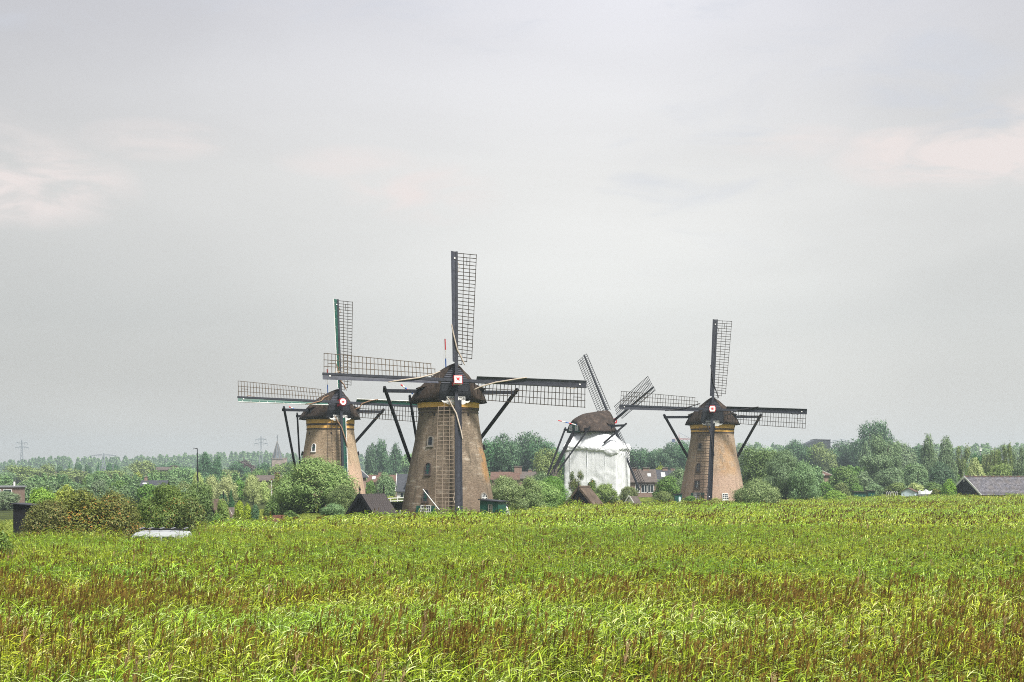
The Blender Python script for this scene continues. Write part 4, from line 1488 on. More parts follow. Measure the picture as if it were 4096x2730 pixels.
MB().slab([(-1.6, -0.3, -0.75), (-0.12, -0.3, -0.40), (-0.12, 1.6, -0.40), (-1.6, 1.6, -0.75)], (0, 0, 0.16)).build('lean_to_roof', 'tar_wood', t)
MB().tube([(-0.9, -0.1, -1.5), (-0.9, -0.1, -0.55)], 0.06, 6).build('post', 'tar_wood', t)

# green shed and cold frame at the foot of the central mill
t = thing('green_shed', 'dark green plank shed with black roof at the central mill', 'shed', (ax(1958, 157.5), 157.5, 0), R(-24))
MB().add([(-1.05, 0, -0.5), (0.95, 0, -0.5), (0.95, 0, 1.62), (-1.05, 0, 1.80), (-1.05, 2.0, -0.5), (0.95, 2.0, -0.5), (0.95, 2.0, 1.62), (-1.05, 2.0, 1.80)],
         [(0, 1, 2, 3), (7, 6, 5, 4), (0, 4, 5, 1), (1, 5, 6, 2), (3, 2, 6, 7), (0, 3, 7, 4)]).build('wall', 'green_paint', t)
for i in range(9):
    x = -1.03 + 1.96 * i / 8.0
    MB().box((x, -0.015, 0.57), (0.03, 0.03, 2.1)).build('cover_strip', 'green_paint', t)
MB().slab([(-1.2, -0.18, 1.83), (1.12, -0.18, 1.63), (1.12, 2.2, 1.63), (-1.2, 2.2, 1.83)], (0, 0, 0.09)).build('roof', 'black_paint', t)
wv = MB()
fr = lambda x, y, d: Vector((0.10 + x, -0.03 - d, 0.95 + y))
ring(wv, arched(0.46, 0.86, rect=True), arched(0.34, 0.74, rect=True), fr, 0.05)
wv.beam(fr(0, -0.37, 0.02), fr(0, 0.37, 0.02), 0.04, 0.04, up=(0, 1, 0))
wv.beam(fr(-0.17, 0.0, 0.02), fr(0.17, 0.0, 0.02), 0.04, 0.04)
wv_o = wv.build('window', 'grey_stone', t)
MB().slab([fr(x, y, 0.004) for x, y in arched(0.34, 0.74, rect=True)], (0, -0.01, 0)).build('pane', 'glass_pane', wv_o)
t = thing('cold_frame', 'white sloping glazed frame leaning beside the green shed', 'glass frame', (ax(2012, 158.5), 158.5, 0), R(-8))
p0, p1, q0_, q1 = Vector((-0.62, 0, -0.3)), Vector((0.95, 0, -0.3)), Vector((-0.72, 0.7, 1.08)), Vector((0.30, 0.7, 1.08))
mb = MB()
for a_, b_ in ((p0, p1), (p1, q1), (q1, q0_), (q0_, p0)):
    mb.beam(a_, b_, 0.13, 0.1, up=(0, -0.85, 0.5))
mb.build('frame', 'white_paint', t)
for i in range(1, 8):
    MB().beam(p0.lerp(p1, i / 8), q0_.lerp(q1, i / 8), 0.06, 0.05, up=(0, -0.85, 0.5)).build('glazing_bar', 'white_paint', t)
MB().slab([p0 + Vector((0, 0.02, 0)), p1 + Vector((0, 0.02, 0)), q1 + Vector((0, 0.02, 0)), q0_ + Vector((0, 0.02, 0))], (0, 0.02, 0)).build('pane', 'glass_pane', t)
MB().slab([q0_ + Vector((-0.05, 0, 0.05)), q1 + Vector((0.1, 0, 0.05)), q1 + Vector((0, 1.0, 0.2)), q0_ + Vector((-0.1, 1.0, 0.35))], (0, 0, 0.06)).build('lid', 'tar_wood', t)
# pole leaning on the mill wall
MB().tube([at(1691, 1957, 158.2), at(1731, 2008, 157.8), at(1757, 2040, 157.6)], [0.045, 0.05, 0.05], 6).build('leaning_pole', 'white_paint', label='white pole leaning against the wall of the central mill', category='pole')
# green privy left of the right mill
t = thing('green_shed', 'small dark green shed with white door on the left of the right mill', 'shed', (ax(2714, 226), 226, 0), R(6))
MB().slab([(-0.5, 0, -0.4), (0.5, 0, -0.4), (0.5, 0, 1.75), (-0.5, 0, 1.62)], (0, 1.0, 0)).build('wall', 'green_paint', t)
MB().slab([(-0.6, -0.1, 1.63), (0.6, -0.1, 1.79), (0.6, 1.1, 1.79), (-0.6, 1.1, 1.63)], (0, 0, 0.07)).build('roof', 'tar_wood', t)
MB().slab([(0.02, -0.02, 0.2), (0.36, -0.02, 0.2), (0.36, -0.02, 1.25), (0.19, -0.02, 1.42), (0.02, -0.02, 1.25)], (0, -0.03, 0)).build('door', 'pale_blue_paint', t)

# barn on the right margin
bx, bD = ax(3863, 290.0), 290.0
t = thing('barn', 'long low barn with grey pantile roof and white bargeboards', 'barn', (bx, bD, 0), R(-56))
hw, L, zr, sl = 3.4, 26.0, 4.22, 0.86
MB().slab([(-hw, 0, -0.5), (hw, 0, -0.5), (hw, 0, zr - sl * hw), (0, 0, zr - 0.05), (-hw, 0, zr - sl * hw)], (0, L, 0)).build('wall', 'tar_wood', t)
for s in (-1, 1):
    me = bpy.data.meshes.new('roof')
    nr_ = 14
    vs, fs, uvs = [], [], []
    ln = math.hypot(hw + 0.5, sl * (hw + 0.5))
    for i in range(nr_):            # each course of tiles steps proud of the one below
        f0, f1 = i / nr_, (i + 1) / nr_
        for f_, lift in ((f0, 0.07), (f1, 0.13)):
            for y in (-0.4, L + 0.4):
                vs.append((s * (hw + 0.5) * f_, y, zr - sl * (hw + 0.5) * f_ + lift))
                uvs.append((y, ln * f_))
        b = 4 * i
        fs.append((b, b + 1, b + 3, b + 2))
        if i < nr_ - 1:
            fs.append((b + 2, b + 3, b + 5, b + 4))
    me.from_pydata(vs, [], fs)
    me.materials.append(MATS['pantile_roof'])
    ul = me.uv_layers.new(name='UVMap')
    for p in me.polygons:
        for li in p.loop_indices:
            ul.data[li].uv = uvs[me.loops[li].vertex_index]
    obj('roof', me, t)
    MB().slab([(0, -0.3, zr), (s * (hw + 0.5), -0.3, zr - sl * (hw + 0.5)), (s * (hw + 0.5), L + 0.3, zr - sl * (hw + 0.5)), (0, L + 0.3, zr)], (0, 0, 0.06)).build('roof_deck', 'tar_wood', t)
    MB().beam((s * 0.02, -0.45, zr + 0.1), (s * (hw + 0.55), -0.45, zr - sl * (hw + 0.55) + 0.1), 0.07, 0.30).build('bargeboard', 'white_paint', t)
for i in range(32):
    y = -0.3 + (L + 0.5) * i / 32
    MB().tube([(0, y, zr + 0.15), (0, y + 0.79, zr + 0.165)], [0.16, 0.14], 7).build('ridge_tile', 'red_tile_roof' if i % 3 == 0 else 'brown_tile_roof', t)
MB().beam((0, -0.5, zr - 0.85), (0, -0.5, zr + 1.3), 0.11, 0.09, w2=0.04, h2=0.04).build('finial', 'white_paint', t)


def house(name, label, pxa, pxb, D, y_ridge, y_eave, roof, wall='house_brick', depth=8.0, rz=0.0, chimneys=(), gable_end=None, windows=(), skylights=(), dormer=None, category='house', z0=-1.0):
    """house with its ridge along local X; y_ridge and y_eave are the rows of the photograph it reaches"""
    t = thing(name, label, category, (ax((pxa + pxb) / 2, D), D, 0), rz)
    Lh = (pxb - pxa) / F * D / 2 / max(0.5, math.cos(rz))
    zr, ze = at(0, y_ridge, D + depth / 2).z, at(0, y_eave, D).z
    hd = depth / 2
    MB().add([(-Lh, 0, z0), (Lh, 0, z0), (Lh, depth, z0), (-Lh, depth, z0), (-Lh, 0, ze), (Lh, 0, ze), (Lh, depth, ze), (-Lh, depth, ze), (-Lh, hd, zr - 0.08), (Lh, hd, zr - 0.08)],
             [(0, 1, 5, 4), (2, 3, 7, 6), (1, 2, 6, 9, 5), (3, 0, 4, 8, 7), (4, 5, 9, 8), (6, 7, 8, 9)]).build('wall', wall, t)
    sl_ = (zr - ze) / hd
    rf = MB()
    for s in (-1, 1):
        rf.slab([(-Lh - 0.25, hd, zr), (Lh + 0.25, hd, zr), (Lh + 0.25, hd + s * (hd + 0.4), ze - sl_ * 0.4), (-Lh - 0.25, hd + s * (hd + 0.4), ze - sl_ * 0.4)], (0, 0, 0.16))
    roof_o = rf.build('roof', roof, t)
    for (fx, w_, h_) in chimneys:
        MB().box((fx * Lh, hd, zr + h_ / 2 - 0.2), (w_, w_ * 0.8, h_ + 0.4)).build('chimney', 'house_brick', roof_o)
        MB().box((fx * Lh, hd, zr + h_ + 0.05), (w_ * 1.2, w_, 0.12)).build('chimney_cap', 'grey_stone', roof_o)
    if gable_end:
        for sx in (-1, 1):
            for s in (-1, 1):
                MB().beam((sx * (Lh + 0.28), hd, zr + 0.1), (sx * (Lh + 0.28), hd + s * (hd + 0.4), ze - sl_ * 0.4 + 0.1), 0.08, 0.32).build('bargeboard', gable_end, t)
    for (fx, z, w_, h_) in windows:
        mb = MB()
        fr = lambda x, y, d: Vector((fx * Lh + x, -d, z + y))
        ring(mb, arched(w_ + 0.2, h_ + 0.2, rect=True), arched(w_, h_, rect=True), fr, 0.05)
        mb.beam(fr(0, -h_ / 2, 0.02), fr(0, h_ / 2, 0.02), 0.07, 0.04, up=(0, 1, 0))
        wo_ = mb.build('window', 'white_paint', t)
        MB().slab([fr(x, y, 0.004) for x, y in arched(w_, h_, rect=True)], (0, -0.012, 0)).build('pane', 'glass_pane', wo_)
    for (fx, ft, w_, h_) in skylights:
        y0_, y1_ = hd * ft, hd * (ft + 0.16 * h_)
        MB().slab([(fx * Lh - w_ / 2, y0_, ze + sl_ * y0_ + 0.17), (fx * Lh + w_ / 2, y0_, ze + sl_ * y0_ + 0.17), (fx * Lh + w_ / 2, y1_, ze + sl_ * y1_ + 0.17), (fx * Lh - w_ / 2, y1_, ze + sl_ * y1_ + 0.17)], (0, -0.03, 0.06)).build('skylight', 'plastic_sheet', roof_o)
    if dormer:
        fx, w_, za, zb = dormer
        MB().box((fx * Lh, 0.9, (za + zb) / 2), (w_, 2.2, zb - za)).build('dormer', 'pale_blue_paint', roof_o)
        MB().box((fx * Lh, 0.7, zb + 0.06), (w_ + 0.3, 2.9, 0.14)).build('dormer_roof', 'grey_metal', roof_o)
        mb = MB()
        fr = lambda x, y, d: Vector((fx * Lh + x, -0.2 - d, (za + zb) / 2 + y))
        ring(mb, arched(w_ * 0.8, (zb - za) * 0.8, rect=True), arched(w_ * 0.6, (zb - za) * 0.6, rect=True), fr, 0.04)
        mb.build('dormer_window', 'white_paint', roof_o)
        MB().slab([fr(x, y, 0.003) for x, y in arched(w_ * 0.6, (zb - za) * 0.6, rect=True)], (0, -0.01, 0)).build('pane', 'glass_pane', roof_o)
    return t


house('house', 'house with dark slate roof and pale dormer left of the central mill', 1588, 1720, 318, 1899, 1962, 'slate_roof', 'white_paint', depth=7.0, gable_end='white_paint', dormer=(-0.12, 1.9, 1.5, 3.2), windows=((-0.6, 0.4, 1.2, 1.3), (0.4, 0.4, 1.2, 1.3)))
house('house', 'house with long red roof and skylight right of the willow', 1470, 1590, 345, 1903, 1928, 'red_tile_roof', depth=7.0, chimneys=((-0.25, 0.8, 0.7),), skylights=((-0.62, 0.25, 0.75, 2.8),), windows=((-0.3, 0.2, 1.4, 1.3), (0.4, 0.2, 1.4, 1.3)))
house('house', 'brick house with white gable edge close beside the left mill', 1420, 1462, 300, 1868, 1908, 'slate_roof', 'house_brick', depth=7.0, rz=R(42), gable_end='white_paint', windows=((0.3, 1.0, 1.0, 1.4),))
house('house', 'red roofed farmhouse with tall capped chimney right of the central mill', 1966, 2075, 335, 1891, 1919, 'red_tile_roof', depth=8.0, chimneys=((0.95, 1.6, 1.3), (-0.4, 0.5, 0.3)), windows=((-0.4, 0.5, 1.4, 1.3),))
house('house', 'brown roofed house behind the shrubs left of the tarpaulin', 2078, 2165, 350, 1890, 1915, 'brown_tile_roof', depth=8.0, rz=R(8), chimneys=((0.2, 0.8, 0.5),))
house('house', 'row house with grey tiled roof and two chimneys right of the tarpaulin', 2500, 2625, 325, 1881, 1927, 'brown_tile_roof', depth=8.0, chimneys=((-0.35, 1.3, 0.4), (0.45, 1.3, 0.4)), windows=((-0.2, 1.9, 0.8, 1.6), (0.25, 1.9, 1.3, 1.5), (0.62, 1.9, 1.3, 1.5)), skylights=((0.6, 0.35, 0.7, 1.6),))
house('house', 'grey roofed end house behind the shrubs left of the right mill', 2630, 2735, 338, 1882, 1925, 'slate_roof', depth=8.0, chimneys=((-0.3, 1.1, 0.5), (0.3, 0.9, 0.4)), skylights=((-0.5, 0.3, 0.9, 2.5),))
house('house', 'house with dark slate roof and skylight above the apple bush', 566, 660, 262, 1926, 1946, 'slate_roof', 'house_brick', depth=6.5, rz=R(8), chimneys=((-0.75, 0.5, 0.7),), skylights=((-0.75, 0.2, 0.7, 1.6),), windows=((-0.4, 0.8, 1.0, 1.2),))
house('house', 'long brown roof showing over the pale willows left of the big willow', 1018, 1120, 300, 1905, 1924, 'brown_tile_roof', depth=8.0, chimneys=((0.55, 1.0, 0.7),))
house('house', 'flat topped brick building deep in the trees left of the black mast', 622, 708, 640, 1870, 1880, 'brown_tile_roof', 'house_brick', depth=6.0, chimneys=((0.6, 2.4, 0.6),))
house('house', 'narrow brick gable with white edge between the trees on the right', 3286, 3326, 345, 1878, 1900, 'red_tile_roof', 'house_brick', depth=6.0, rz=R(62), gable_end='white_paint')
house('house', 'orange roofed low building behind the row of round trees', 205, 240, 820, 1889, 1893, 'rusty_sheet', 'white_paint', depth=7.0)
house('house', 'pale low building peeping out below the row of round trees', 318, 346, 820, 1888, 1892, 'rusty_sheet', 'white_paint', depth=7.0)
t = thing('flat_roof_house', 'flat roofed house with white windows at the left margin', 'house', (ax(10, 250), 250, 0))
MB().box((0, 3, 1.2), (3.4, 6, 2.8)).build('wall', 'house_brick', t)
MB().box((0, 3, 2.72), (3.8, 6.4, 0.26)).build('roof', 'grey_metal', t)
MB().tube([(1.5, 1.2, 2.8), (1.5, 1.2, 3.5)], 0.16, 8).build('flue', 'white_paint', t)
for x in (-0.9, 0.8):
    mb = MB()
    fr = lambda xx, y, d: Vector((x + xx, -d, 1.7 + y))
    ring(mb, arched(1.4, 1.2, rect=True), arched(1.2, 1.0, rect=True), fr, 0.05)
    w_o = mb.build('window', 'white_paint', t)
    MB().slab([fr(a, b, 0.004) for a, b in arched(1.2, 1.0, rect=True)], (0, -0.012, 0)).build('pane', 'glass_pane', w_o)

# allotment sheds on the right
gable_shed('garden_shed', 'pale blue garden shed with dark red roof left of the barn', 'shed', 3632, 296, 2.5, 2.6, 1.55, 2.15, R(-24), 'pale_blue_paint', 'red_tile_roof', overhang=0.2, thick=0.07, z0=-0.3)
for (px, D, w, h, lab) in ((3440, 292, 2.2, 1.55, 'low green shelter with brown roof behind the round green bush'), (3487, 297, 1.3, 1.7, 'dark green hutch between the low shelter and the hoops')):
    t = thing('garden_shelter', lab, 'shelter', (ax(px, D), D, 0), R(4))
    MB().slab([(-w / 2, 0, -0.2), (w / 2, 0, -0.2), (w / 2, 0, h - 0.1), (-w / 2, 0, h)], (0, 1.6, 0)).build('wall', 'green_paint', t)
    MB().slab([(-w / 2 - 0.2, -0.25, h + 0.02), (w / 2 + 0.2, -0.25, h - 0.10), (w / 2 + 0.2, 1.8, h - 0.10), (-w / 2 - 0.2, 1.8, h + 0.02)], (0, 0, 0.08)).build('roof', 'brown_tile_roof', t)
t = thing('hoop_frame', 'row of white plastic hoops beside the pale blue shed', 'hoops', (ax(3568, 297), 297, 0))
for i in range(5):
    x = -0.9 + 0.45 * i
    MB().tube([(x + 0.2 * math.cos(a), 0, 0.6 + 0.95 * math.sin(a)) for a in np.linspace(0, math.pi, 9)], 0.035, 5).build('hoop', 'white_paint', t)
MB().box((0, 0.4, 0.7), (2.1, 0.1, 1.4)).build('back_panel', 'tar_wood', t)
t = thing('covered_boat', 'low boat under white plastic sheeting left of the bright bush', 'boat', (ax(3704, 297), 297, 0))
mb = MB()
vs, fs = [], []
for i in range(9):
    x = -1.5 + 3.0 * i / 8
    ww = 0.7 * math.sqrt(max(0.05, 1 - (x / 1.6) ** 2))
    hh = 1.75 + 0.18 * math.sin(i * 1.9) - 0.25 * abs(x) / 1.5
    vs += [(x, -ww, 1.05), (x, -ww * 0.6, hh), (x, ww * 0.6, hh + 0.05), (x, ww, 1.05)]
for i in range(8):
    for q in range(3):
        fs.append((4 * i + q, 4 * i + q + 1, 4 * i + 5 + q, 4 * i + 4 + q))
fs += [(0, 1, 2, 3), (35, 34, 33, 32)]
mb.add(vs, fs).build('cover', 'plastic_sheet', t)
MB().slab([(-1.5, -0.6, 0.3), (1.3, -0.6, 0.3), (1.6, -0.7, 1.06), (-1.7, -0.7, 1.06)], (0, 1.3, 0)).build('hull', 'grey_metal', t)

# church
cD = 800.0
t = thing('church', 'distant church with slate spire and stone tower above the trees', 'church', (ax(1109, cD), cD, 0), R(12))
zt = at(0, 1838, cD).z
MB().box((0, 0, zt / 2 - 1), (5.6, 5.6, zt + 2)).build('tower', 'church_stone', t)
MB().box((0, 0, zt + 0.15), (6.1, 6.1, 0.5)).build('cornice', 'grey_stone', t)
za = at(0, 1762, cD).z
vs = [(2.75 * math.cos(math.pi * (2 * i + 1) / 8), 2.75 * math.sin(math.pi * (2 * i + 1) / 8), zt + 0.4) for i in range(8)] + [(1.35 * math.cos(math.pi * (2 * i + 1) / 8), 1.35 * math.sin(math.pi * (2 * i + 1) / 8), zt + 0.4 + (za - zt) * 0.5) for i in range(8)] + [(0, 0, za)]
fs = [(i, (i + 1) % 8, 8 + (i + 1) % 8, 8 + i) for i in range(8)] + [(8 + i, 8 + (i + 1) % 8, 16) for i in range(8)] + [tuple(range(7, -1, -1))]
sp = MB().add(vs, fs).build('spire', 'spire_slate', t)
for i in range(8):
    a = math.pi * (2 * i + 1) / 8
    MB().tube([(2.78 * math.cos(a), 2.78 * math.sin(a), zt + 0.4), (1.37 * math.cos(a), 1.37 * math.sin(a), zt + 0.4 + (za - zt) * 0.5), (0, 0, za)], [0.14, 0.12, 0.06], 4).build('hip_roll', 'grey_stone', sp)
zc = at(0, 1740, cD).z
MB().tube([(0, 0, za - 0.3), (0, 0, zc)], 0.16, 5).beam((-0.6, 0, zc - 1.2), (0.6, 0, zc - 1.2), 0.22, 0.22).build('cross', 'spire_slate', sp)
for x in (-0.75, 0.55):
    MB().slab([(x - 0.35, -2.83, zt - 4.2), (x + 0.35, -2.83, zt - 4.2), (x + 0.35, -2.83, zt - 2.9), (x, -2.83, zt - 2.4), (x - 0.35, -2.83, zt - 2.9)], (0, 0.03, 0)).build('belfry_opening', 'tar_wood', t)
MB().box((3.9, 0.4, zt / 2 - 0.4), (2.1, 2.6, zt + 1.6)).build('stair_turret', 'church_stone', t)
MB().box((3.9, 0.4, zt + 0.55), (2.4, 2.9, 0.5)).build('turret_parapet', 'church_stone', t)

# hall on the skyline at the right
hD = 600.0
t = thing('industrial_hall', 'dark grey hall with sloping roof showing above the right-hand wood', 'building', (ax(3275, hD), hD, 0))
zz = at(0, 1760, hD).z
MB().add([(-6.0, 0, -1), (4.5, 0, -1), (4.5, 12, -1), (-6.0, 12, -1), (-6.0, 0, zz - 2.2), (-0.9, 0, zz + 0.1), (4.5, 0, zz - 0.1), (-6.0, 12, zz - 2.2), (-0.9, 12, zz + 0.1), (4.5, 12, zz - 0.1)],
         [(0, 1, 6, 5, 4), (2, 3, 7, 8, 9), (1, 2, 9, 6), (3, 0, 4, 7), (4, 5, 8, 7), (5, 6, 9, 8)]).build('cladding', 'hall_cladding', t)
MB().slab([(-0.9, -0.15, zz + 0.12), (4.7, -0.15, zz - 0.08), (4.7, 12.2, zz - 0.08), (-0.9, 12.2, zz + 0.12)], (0, 0, 0.25)).build('roof_edge', 'grey_metal', t)


# ------------------------------------------------------------------ masts, pylons, crane, siren, fence
def pylon(label, px, y_top, D, arms, z_show=0.0):
    t = thing('pylon', label, 'pylon', (ax(px, D), D, 0), R(8), 'electricity pylons on the horizon')
    zt = at(0, y_top, D).z
    mb = MB()
    b = 3.2
    r = 0.26
    for sx in (-1, 1):
        for sy in (-1, 1):
            mb.tube([(sx * b, sy * b, -1), (sx * 1.1, sy * 1.1, zt * 0.62), (sx * 0.25, sy * 0.25, zt)], r, 4)
    z = 0.0
    s = 1
    while z < zt * 0.95:
        w = float(np.interp(z, [0, zt * 0.62, zt], [b, 1.1, 0.25]))
        z2 = min(zt, z + max(2.4, w * 1.7))
        w2 = float(np.interp(z2, [0, zt * 0.62, zt], [b, 1.1, 0.25]))
        for sy in (-1, 1):
            mb.tube([(-s * w, sy * w, z), (s * w2, sy * w2, z2)], r * 0.6, 4)
        z = z2
        s = -s
    mb.build('lattice_mast', 'pylon_steel', t)
    for (yy, half) in arms:
        za = at(0, yy, D).z
        mb = MB()
        for s in (-1, 1):
            mb.tube([(0, 0, za + 1.2), (s * half, 0, za)], r * 0.9, 4)
            mb.tube([(0, 0, za - 0.6), (s * half, 0, za)], r * 0.9, 4)
            for f_ in (0.45, 0.98):
                mb.tube([(s * half * f_, 0, za), (s * half * f_, 0, za - 2.6)], r * 0.7, 4)
        mb.build('cross_arm', 'pylon_steel', t)


pylon('grey lattice pylon at the left margin above the far wood', 87, 1760, 1750, ((1772, 6.4), (1790, 7.3)))
pylon('grey lattice pylon standing left of the church spire', 1044, 1744, 1650, ((1758, 5.6), (1775, 6.8)))
pylon('wide pylon head just showing over the far wood at left', 415, 1813, 1500, ((1822, 11.5),))
pylon('faint thin pylon over the dark wood left of the tarpaulin', 2111, 1727, 1900, ((1736, 4.0),))
pylon('pylon with slanting arms behind the dark hall on the right', 3366, 1757, 1500, ((1764, 9.0), (1771, 13.0)))

cD = 1500.0
t = thing('tower_crane', 'faint red tower crane with blue counterweight left of the right mill', 'crane', (ax(2716, cD), cD, 0))
zc, zj = at(0, 1731, cD).z, at(0, 1757, cD).z
mb = MB()
for sx in (-1, 1):
    for sy in (-1, 1):
        mb.tube([(sx * 0.9, sy * 0.9, -1), (sx * 0.9, sy * 0.9, zj)], 0.24, 4)
z, s = 0.0, 1
while z < zj - 2:
    mb.tube([(-s * 0.9, -0.9, z), (s * 0.9, -0.9, z + 2.2)], 0.15, 4)
    z += 2.2
    s = -s
mb.build('mast', 'crane_red', t)
MB().tube([(-0.8, 0, zj), (0, 0, zc), (0.8, 0, zj)], 0.24, 4).build('apex', 'crane_red', t)
jb = MB()
jb.tube([(-6.5, 0, zj), (10.5, 0, zj + 0.9)], 0.22, 4)
jb.tube([(-6.5, 0, zj - 1.4), (10.5, 0, zj - 0.3)], 0.22, 4)
for i in range(12):
    f0, f1 = i / 12, (i + 1) / 12
    jb.tube([(-6.5 + 17 * f0, 0, zj + 0.9 * f0), (-6.5 + 17 * f1, 0, zj - 1.4 + 1.1 * f1)], 0.14, 4)
jb.build('jib', 'crane_red', t)
MB().tube([(0, 0, zc), (10.2, 0, zj + 0.9)], 0.12, 4).build('tie_rod', 'crane_blue', t)
MB().box((-5.4, 0, zj - 1.6), (2.8, 1.6, 3.0)).build('counterweight', 'crane_blue', t)

mD = 262.0
t = thing('mast', 'tall black mast with a short hooked gaff above the trees at left', 'mast', (ax(789, mD), mD, 0))
zt = at(0, 1794, mD).z
MB().tube([(0.15, 0, -1), (0.06, 0, zt * 0.5), (0, 0, zt)], [0.13, 0.11, 0.07], 7).build('pole', 'tar_wood', t)
MB().tube([(0.02, 0, zt - 0.06), (-0.60, 0, zt + 0.04), (-0.64, 0, zt - 0.2)], [0.07, 0.05, 0.03], 6).build('gaff', 'tar_wood', t)
for x in (-0.55, 0.6):
    MB().tube([(0, 0, zt * 0.62), (x, 0.2, 0.5)], 0.035, 4).build('stay', 'tar_wood', t)

fD = 190.0
t = thing('flag_pole', 'thin white flag pole with red tip left of the willow', 'pole', (ax(1086, fD), fD, 0))
zt = at(0, 1921, fD).z
MB().tube([(0, 0, -1), (0, 0, zt)], 0.045, 6).build('pole', 'white_paint', t)
MB().tube([(0, 0, zt), (0, 0, zt + 0.12)], 0.08, 6).build('knob', 'red_paint', t)

sD = 400.0
t = thing('siren_mast', 'white stacked-disc siren on a pole among the right-hand trees', 'siren', (ax(3921, sD), sD, 0))
MB().tube([(0, 0, -1), (0, 0, at(0, 1806, sD).z)], 0.12, 6).build('pole', 'grey_metal', t)
for y in (1793.5, 1798, 1802.5):
    z = at(0, y, sD).z
    MB().tube([(0, 0, z - 0.10), (0, 0, z - 0.05), (0, 0, z + 0.08)], [0.22, 0.40, 0.30], 10).build('disc', 'white_paint', t)

# white rail fence between boathouse and central mill
t = thing('rail_fence', 'low white rail fence in the meadow left of the central mill', 'fence', (ax(1560, 205), 205, 0))
for i in range(5):
    MB().box((-1.7 + 0.9 * i, 0, 0.85), (0.09, 0.09, 1.3)).build('post', 'white_paint', t)
for z in (1.42, 1.05):
    MB().beam((-2.0, 0, z - 0.12), (2.3, 0, z + 0.12), 0.06, 0.12).build('rail', 'white_paint', t)
t = thing('wicket', 'short white post with wire fence before the central mill', 'fence', (ax(1601, 157), 157, 0))
MB().box((0, 0, 0.3), (0.09, 0.09, 1.1)).build('post', 'white_paint', t)
for z in (0.35, 0.6):
    MB().tube([(-1.0, 0, z), (0, 0, z + 0.03), (0.7, 0, z - 0.04)], 0.022, 4).build('wire', 'grey_metal', t)

# ------------------------------------------------------------------ van in the reeds
vD = 99.0
zr = at(0, 2104, vD).z - 0.30
t = thing('van', 'white van with roof rack standing deep in the reeds at left', 'van', (ax(508, vD), vD, 0), R(3))
zb = zr - 2.25
side = [(0.0, 0.55), (0.02, 1.0), (0.75, 1.22), (0.12 + 0.75, 1.30)]
# body as rounded cross sections along its length; local +X runs from nose to tail
secs = [(-0.95, 0.55, 0.95, 0.78), (-0.75, 0.42, 1.12, 0.88), (-0.05, 0.40, 1.28, 0.92), (0.35, 0.40, 1.85, 0.90), (0.62, 0.40, 2.12, 0.88), (1.0, 0.40, 2.24, 0.88), (2.6, 0.40, 2.25, 0.88), (3.85, 0.40, 2.20, 0.87), (3.95, 0.46, 2.10, 0.84)]
mb = MB()
vs, fs = [], []
for (x, lo, hi, w_) in secs:
    for (fy, fz) in ((-1, 0.0), (-1, 0.5), (-0.96, 0.82), (-0.84, 0.97), (-0.5, 1.0), (0.5, 1.0), (0.84, 0.97), (0.96, 0.82), (1, 0.5), (1, 0.0)):
        vs.append((x, fy * w_, zb + lo + (hi - lo) * fz))
for i in range(len(secs) - 1):
    for k in range(9):
        fs.append((i * 10 + k, i * 10 + k + 1, (i + 1) * 10 + k + 1, (i + 1) * 10 + k))
fs += [tuple(range(10)), tuple((len(secs) - 1) * 10 + k for k in range(9, -1, -1))]
mb.add(vs, fs).build('body', 'van_white', t, smooth=False)
MB().slab([(0.42, -0.915, zb + 1.35), (1.25, -0.915, zb + 1.35), (1.25, -0.90, zb + 1.92), (0.70, -0.90, zb + 1.92)], (0, 0.012, 0)).build('side_window', 'glass_pane', t)
for xa in (1.45, 2.35):
    MB().slab([(xa, -0.897, zb + 1.45), (xa + 0.75, -0.897, zb + 1.45), (xa + 0.75, -0.885, zb + 1.88), (xa, -0.885, zb + 1.88)], (0, 0.012, 0)).build('side_window', 'glass_pane', t)
MB().slab([(0.0, -0.78, zb + 1.34), (0.0, 0.78, zb + 1.34), (0.52, 0.74, zb + 2.02), (0.52, -0.74, zb + 2.02)], (-0.03, 0, 0.03)).build('windscreen', 'glass_pane', t)
MB().box((1.42, -0.905, zb + 1.25), (0.16, 0.03, 0.04)).build('door_handle', 'rubber', t)
MB().box((0.38, -1.02, zb + 1.42), (0.12, 0.16, 0.24)).build('wing_mirror', 'rubber', t)
for x in (-0.2, 3.1):
    for s in (-1, 1):
        wh = MB().tube([(x, s * 0.70, zb + 0.32), (x, s * 0.93, zb + 0.32)], 0.32, 16).build('wheel', 'rubber', t)
        MB().tube([(x, s * 0.90, zb + 0.32), (x, s * 0.945, zb + 0.32)], 0.19, 12).build('rim', 'grey_metal', wh)
for s in (-1, 1):
    MB().tube([(-0.93, s * 0.55, zb + 0.95), (-0.99, s * 0.55, zb + 0.95)], 0.12, 10).build('headlight', 'plastic_sheet', t)
    MB().tube([(0.9, s * 0.70, zb + 2.36), (3.8, s * 0.70, zb + 2.30)], 0.035, 6).build('rack_rail', 'tar_wood', t)
for x in (0.95, 1.5, 2.2, 2.9, 3.7):
    MB().tube([(x, -0.80, zb + 2.40), (x, 0.80, zb + 2.40)], 0.03, 6).build('rack_bar', 'grey_metal', t)

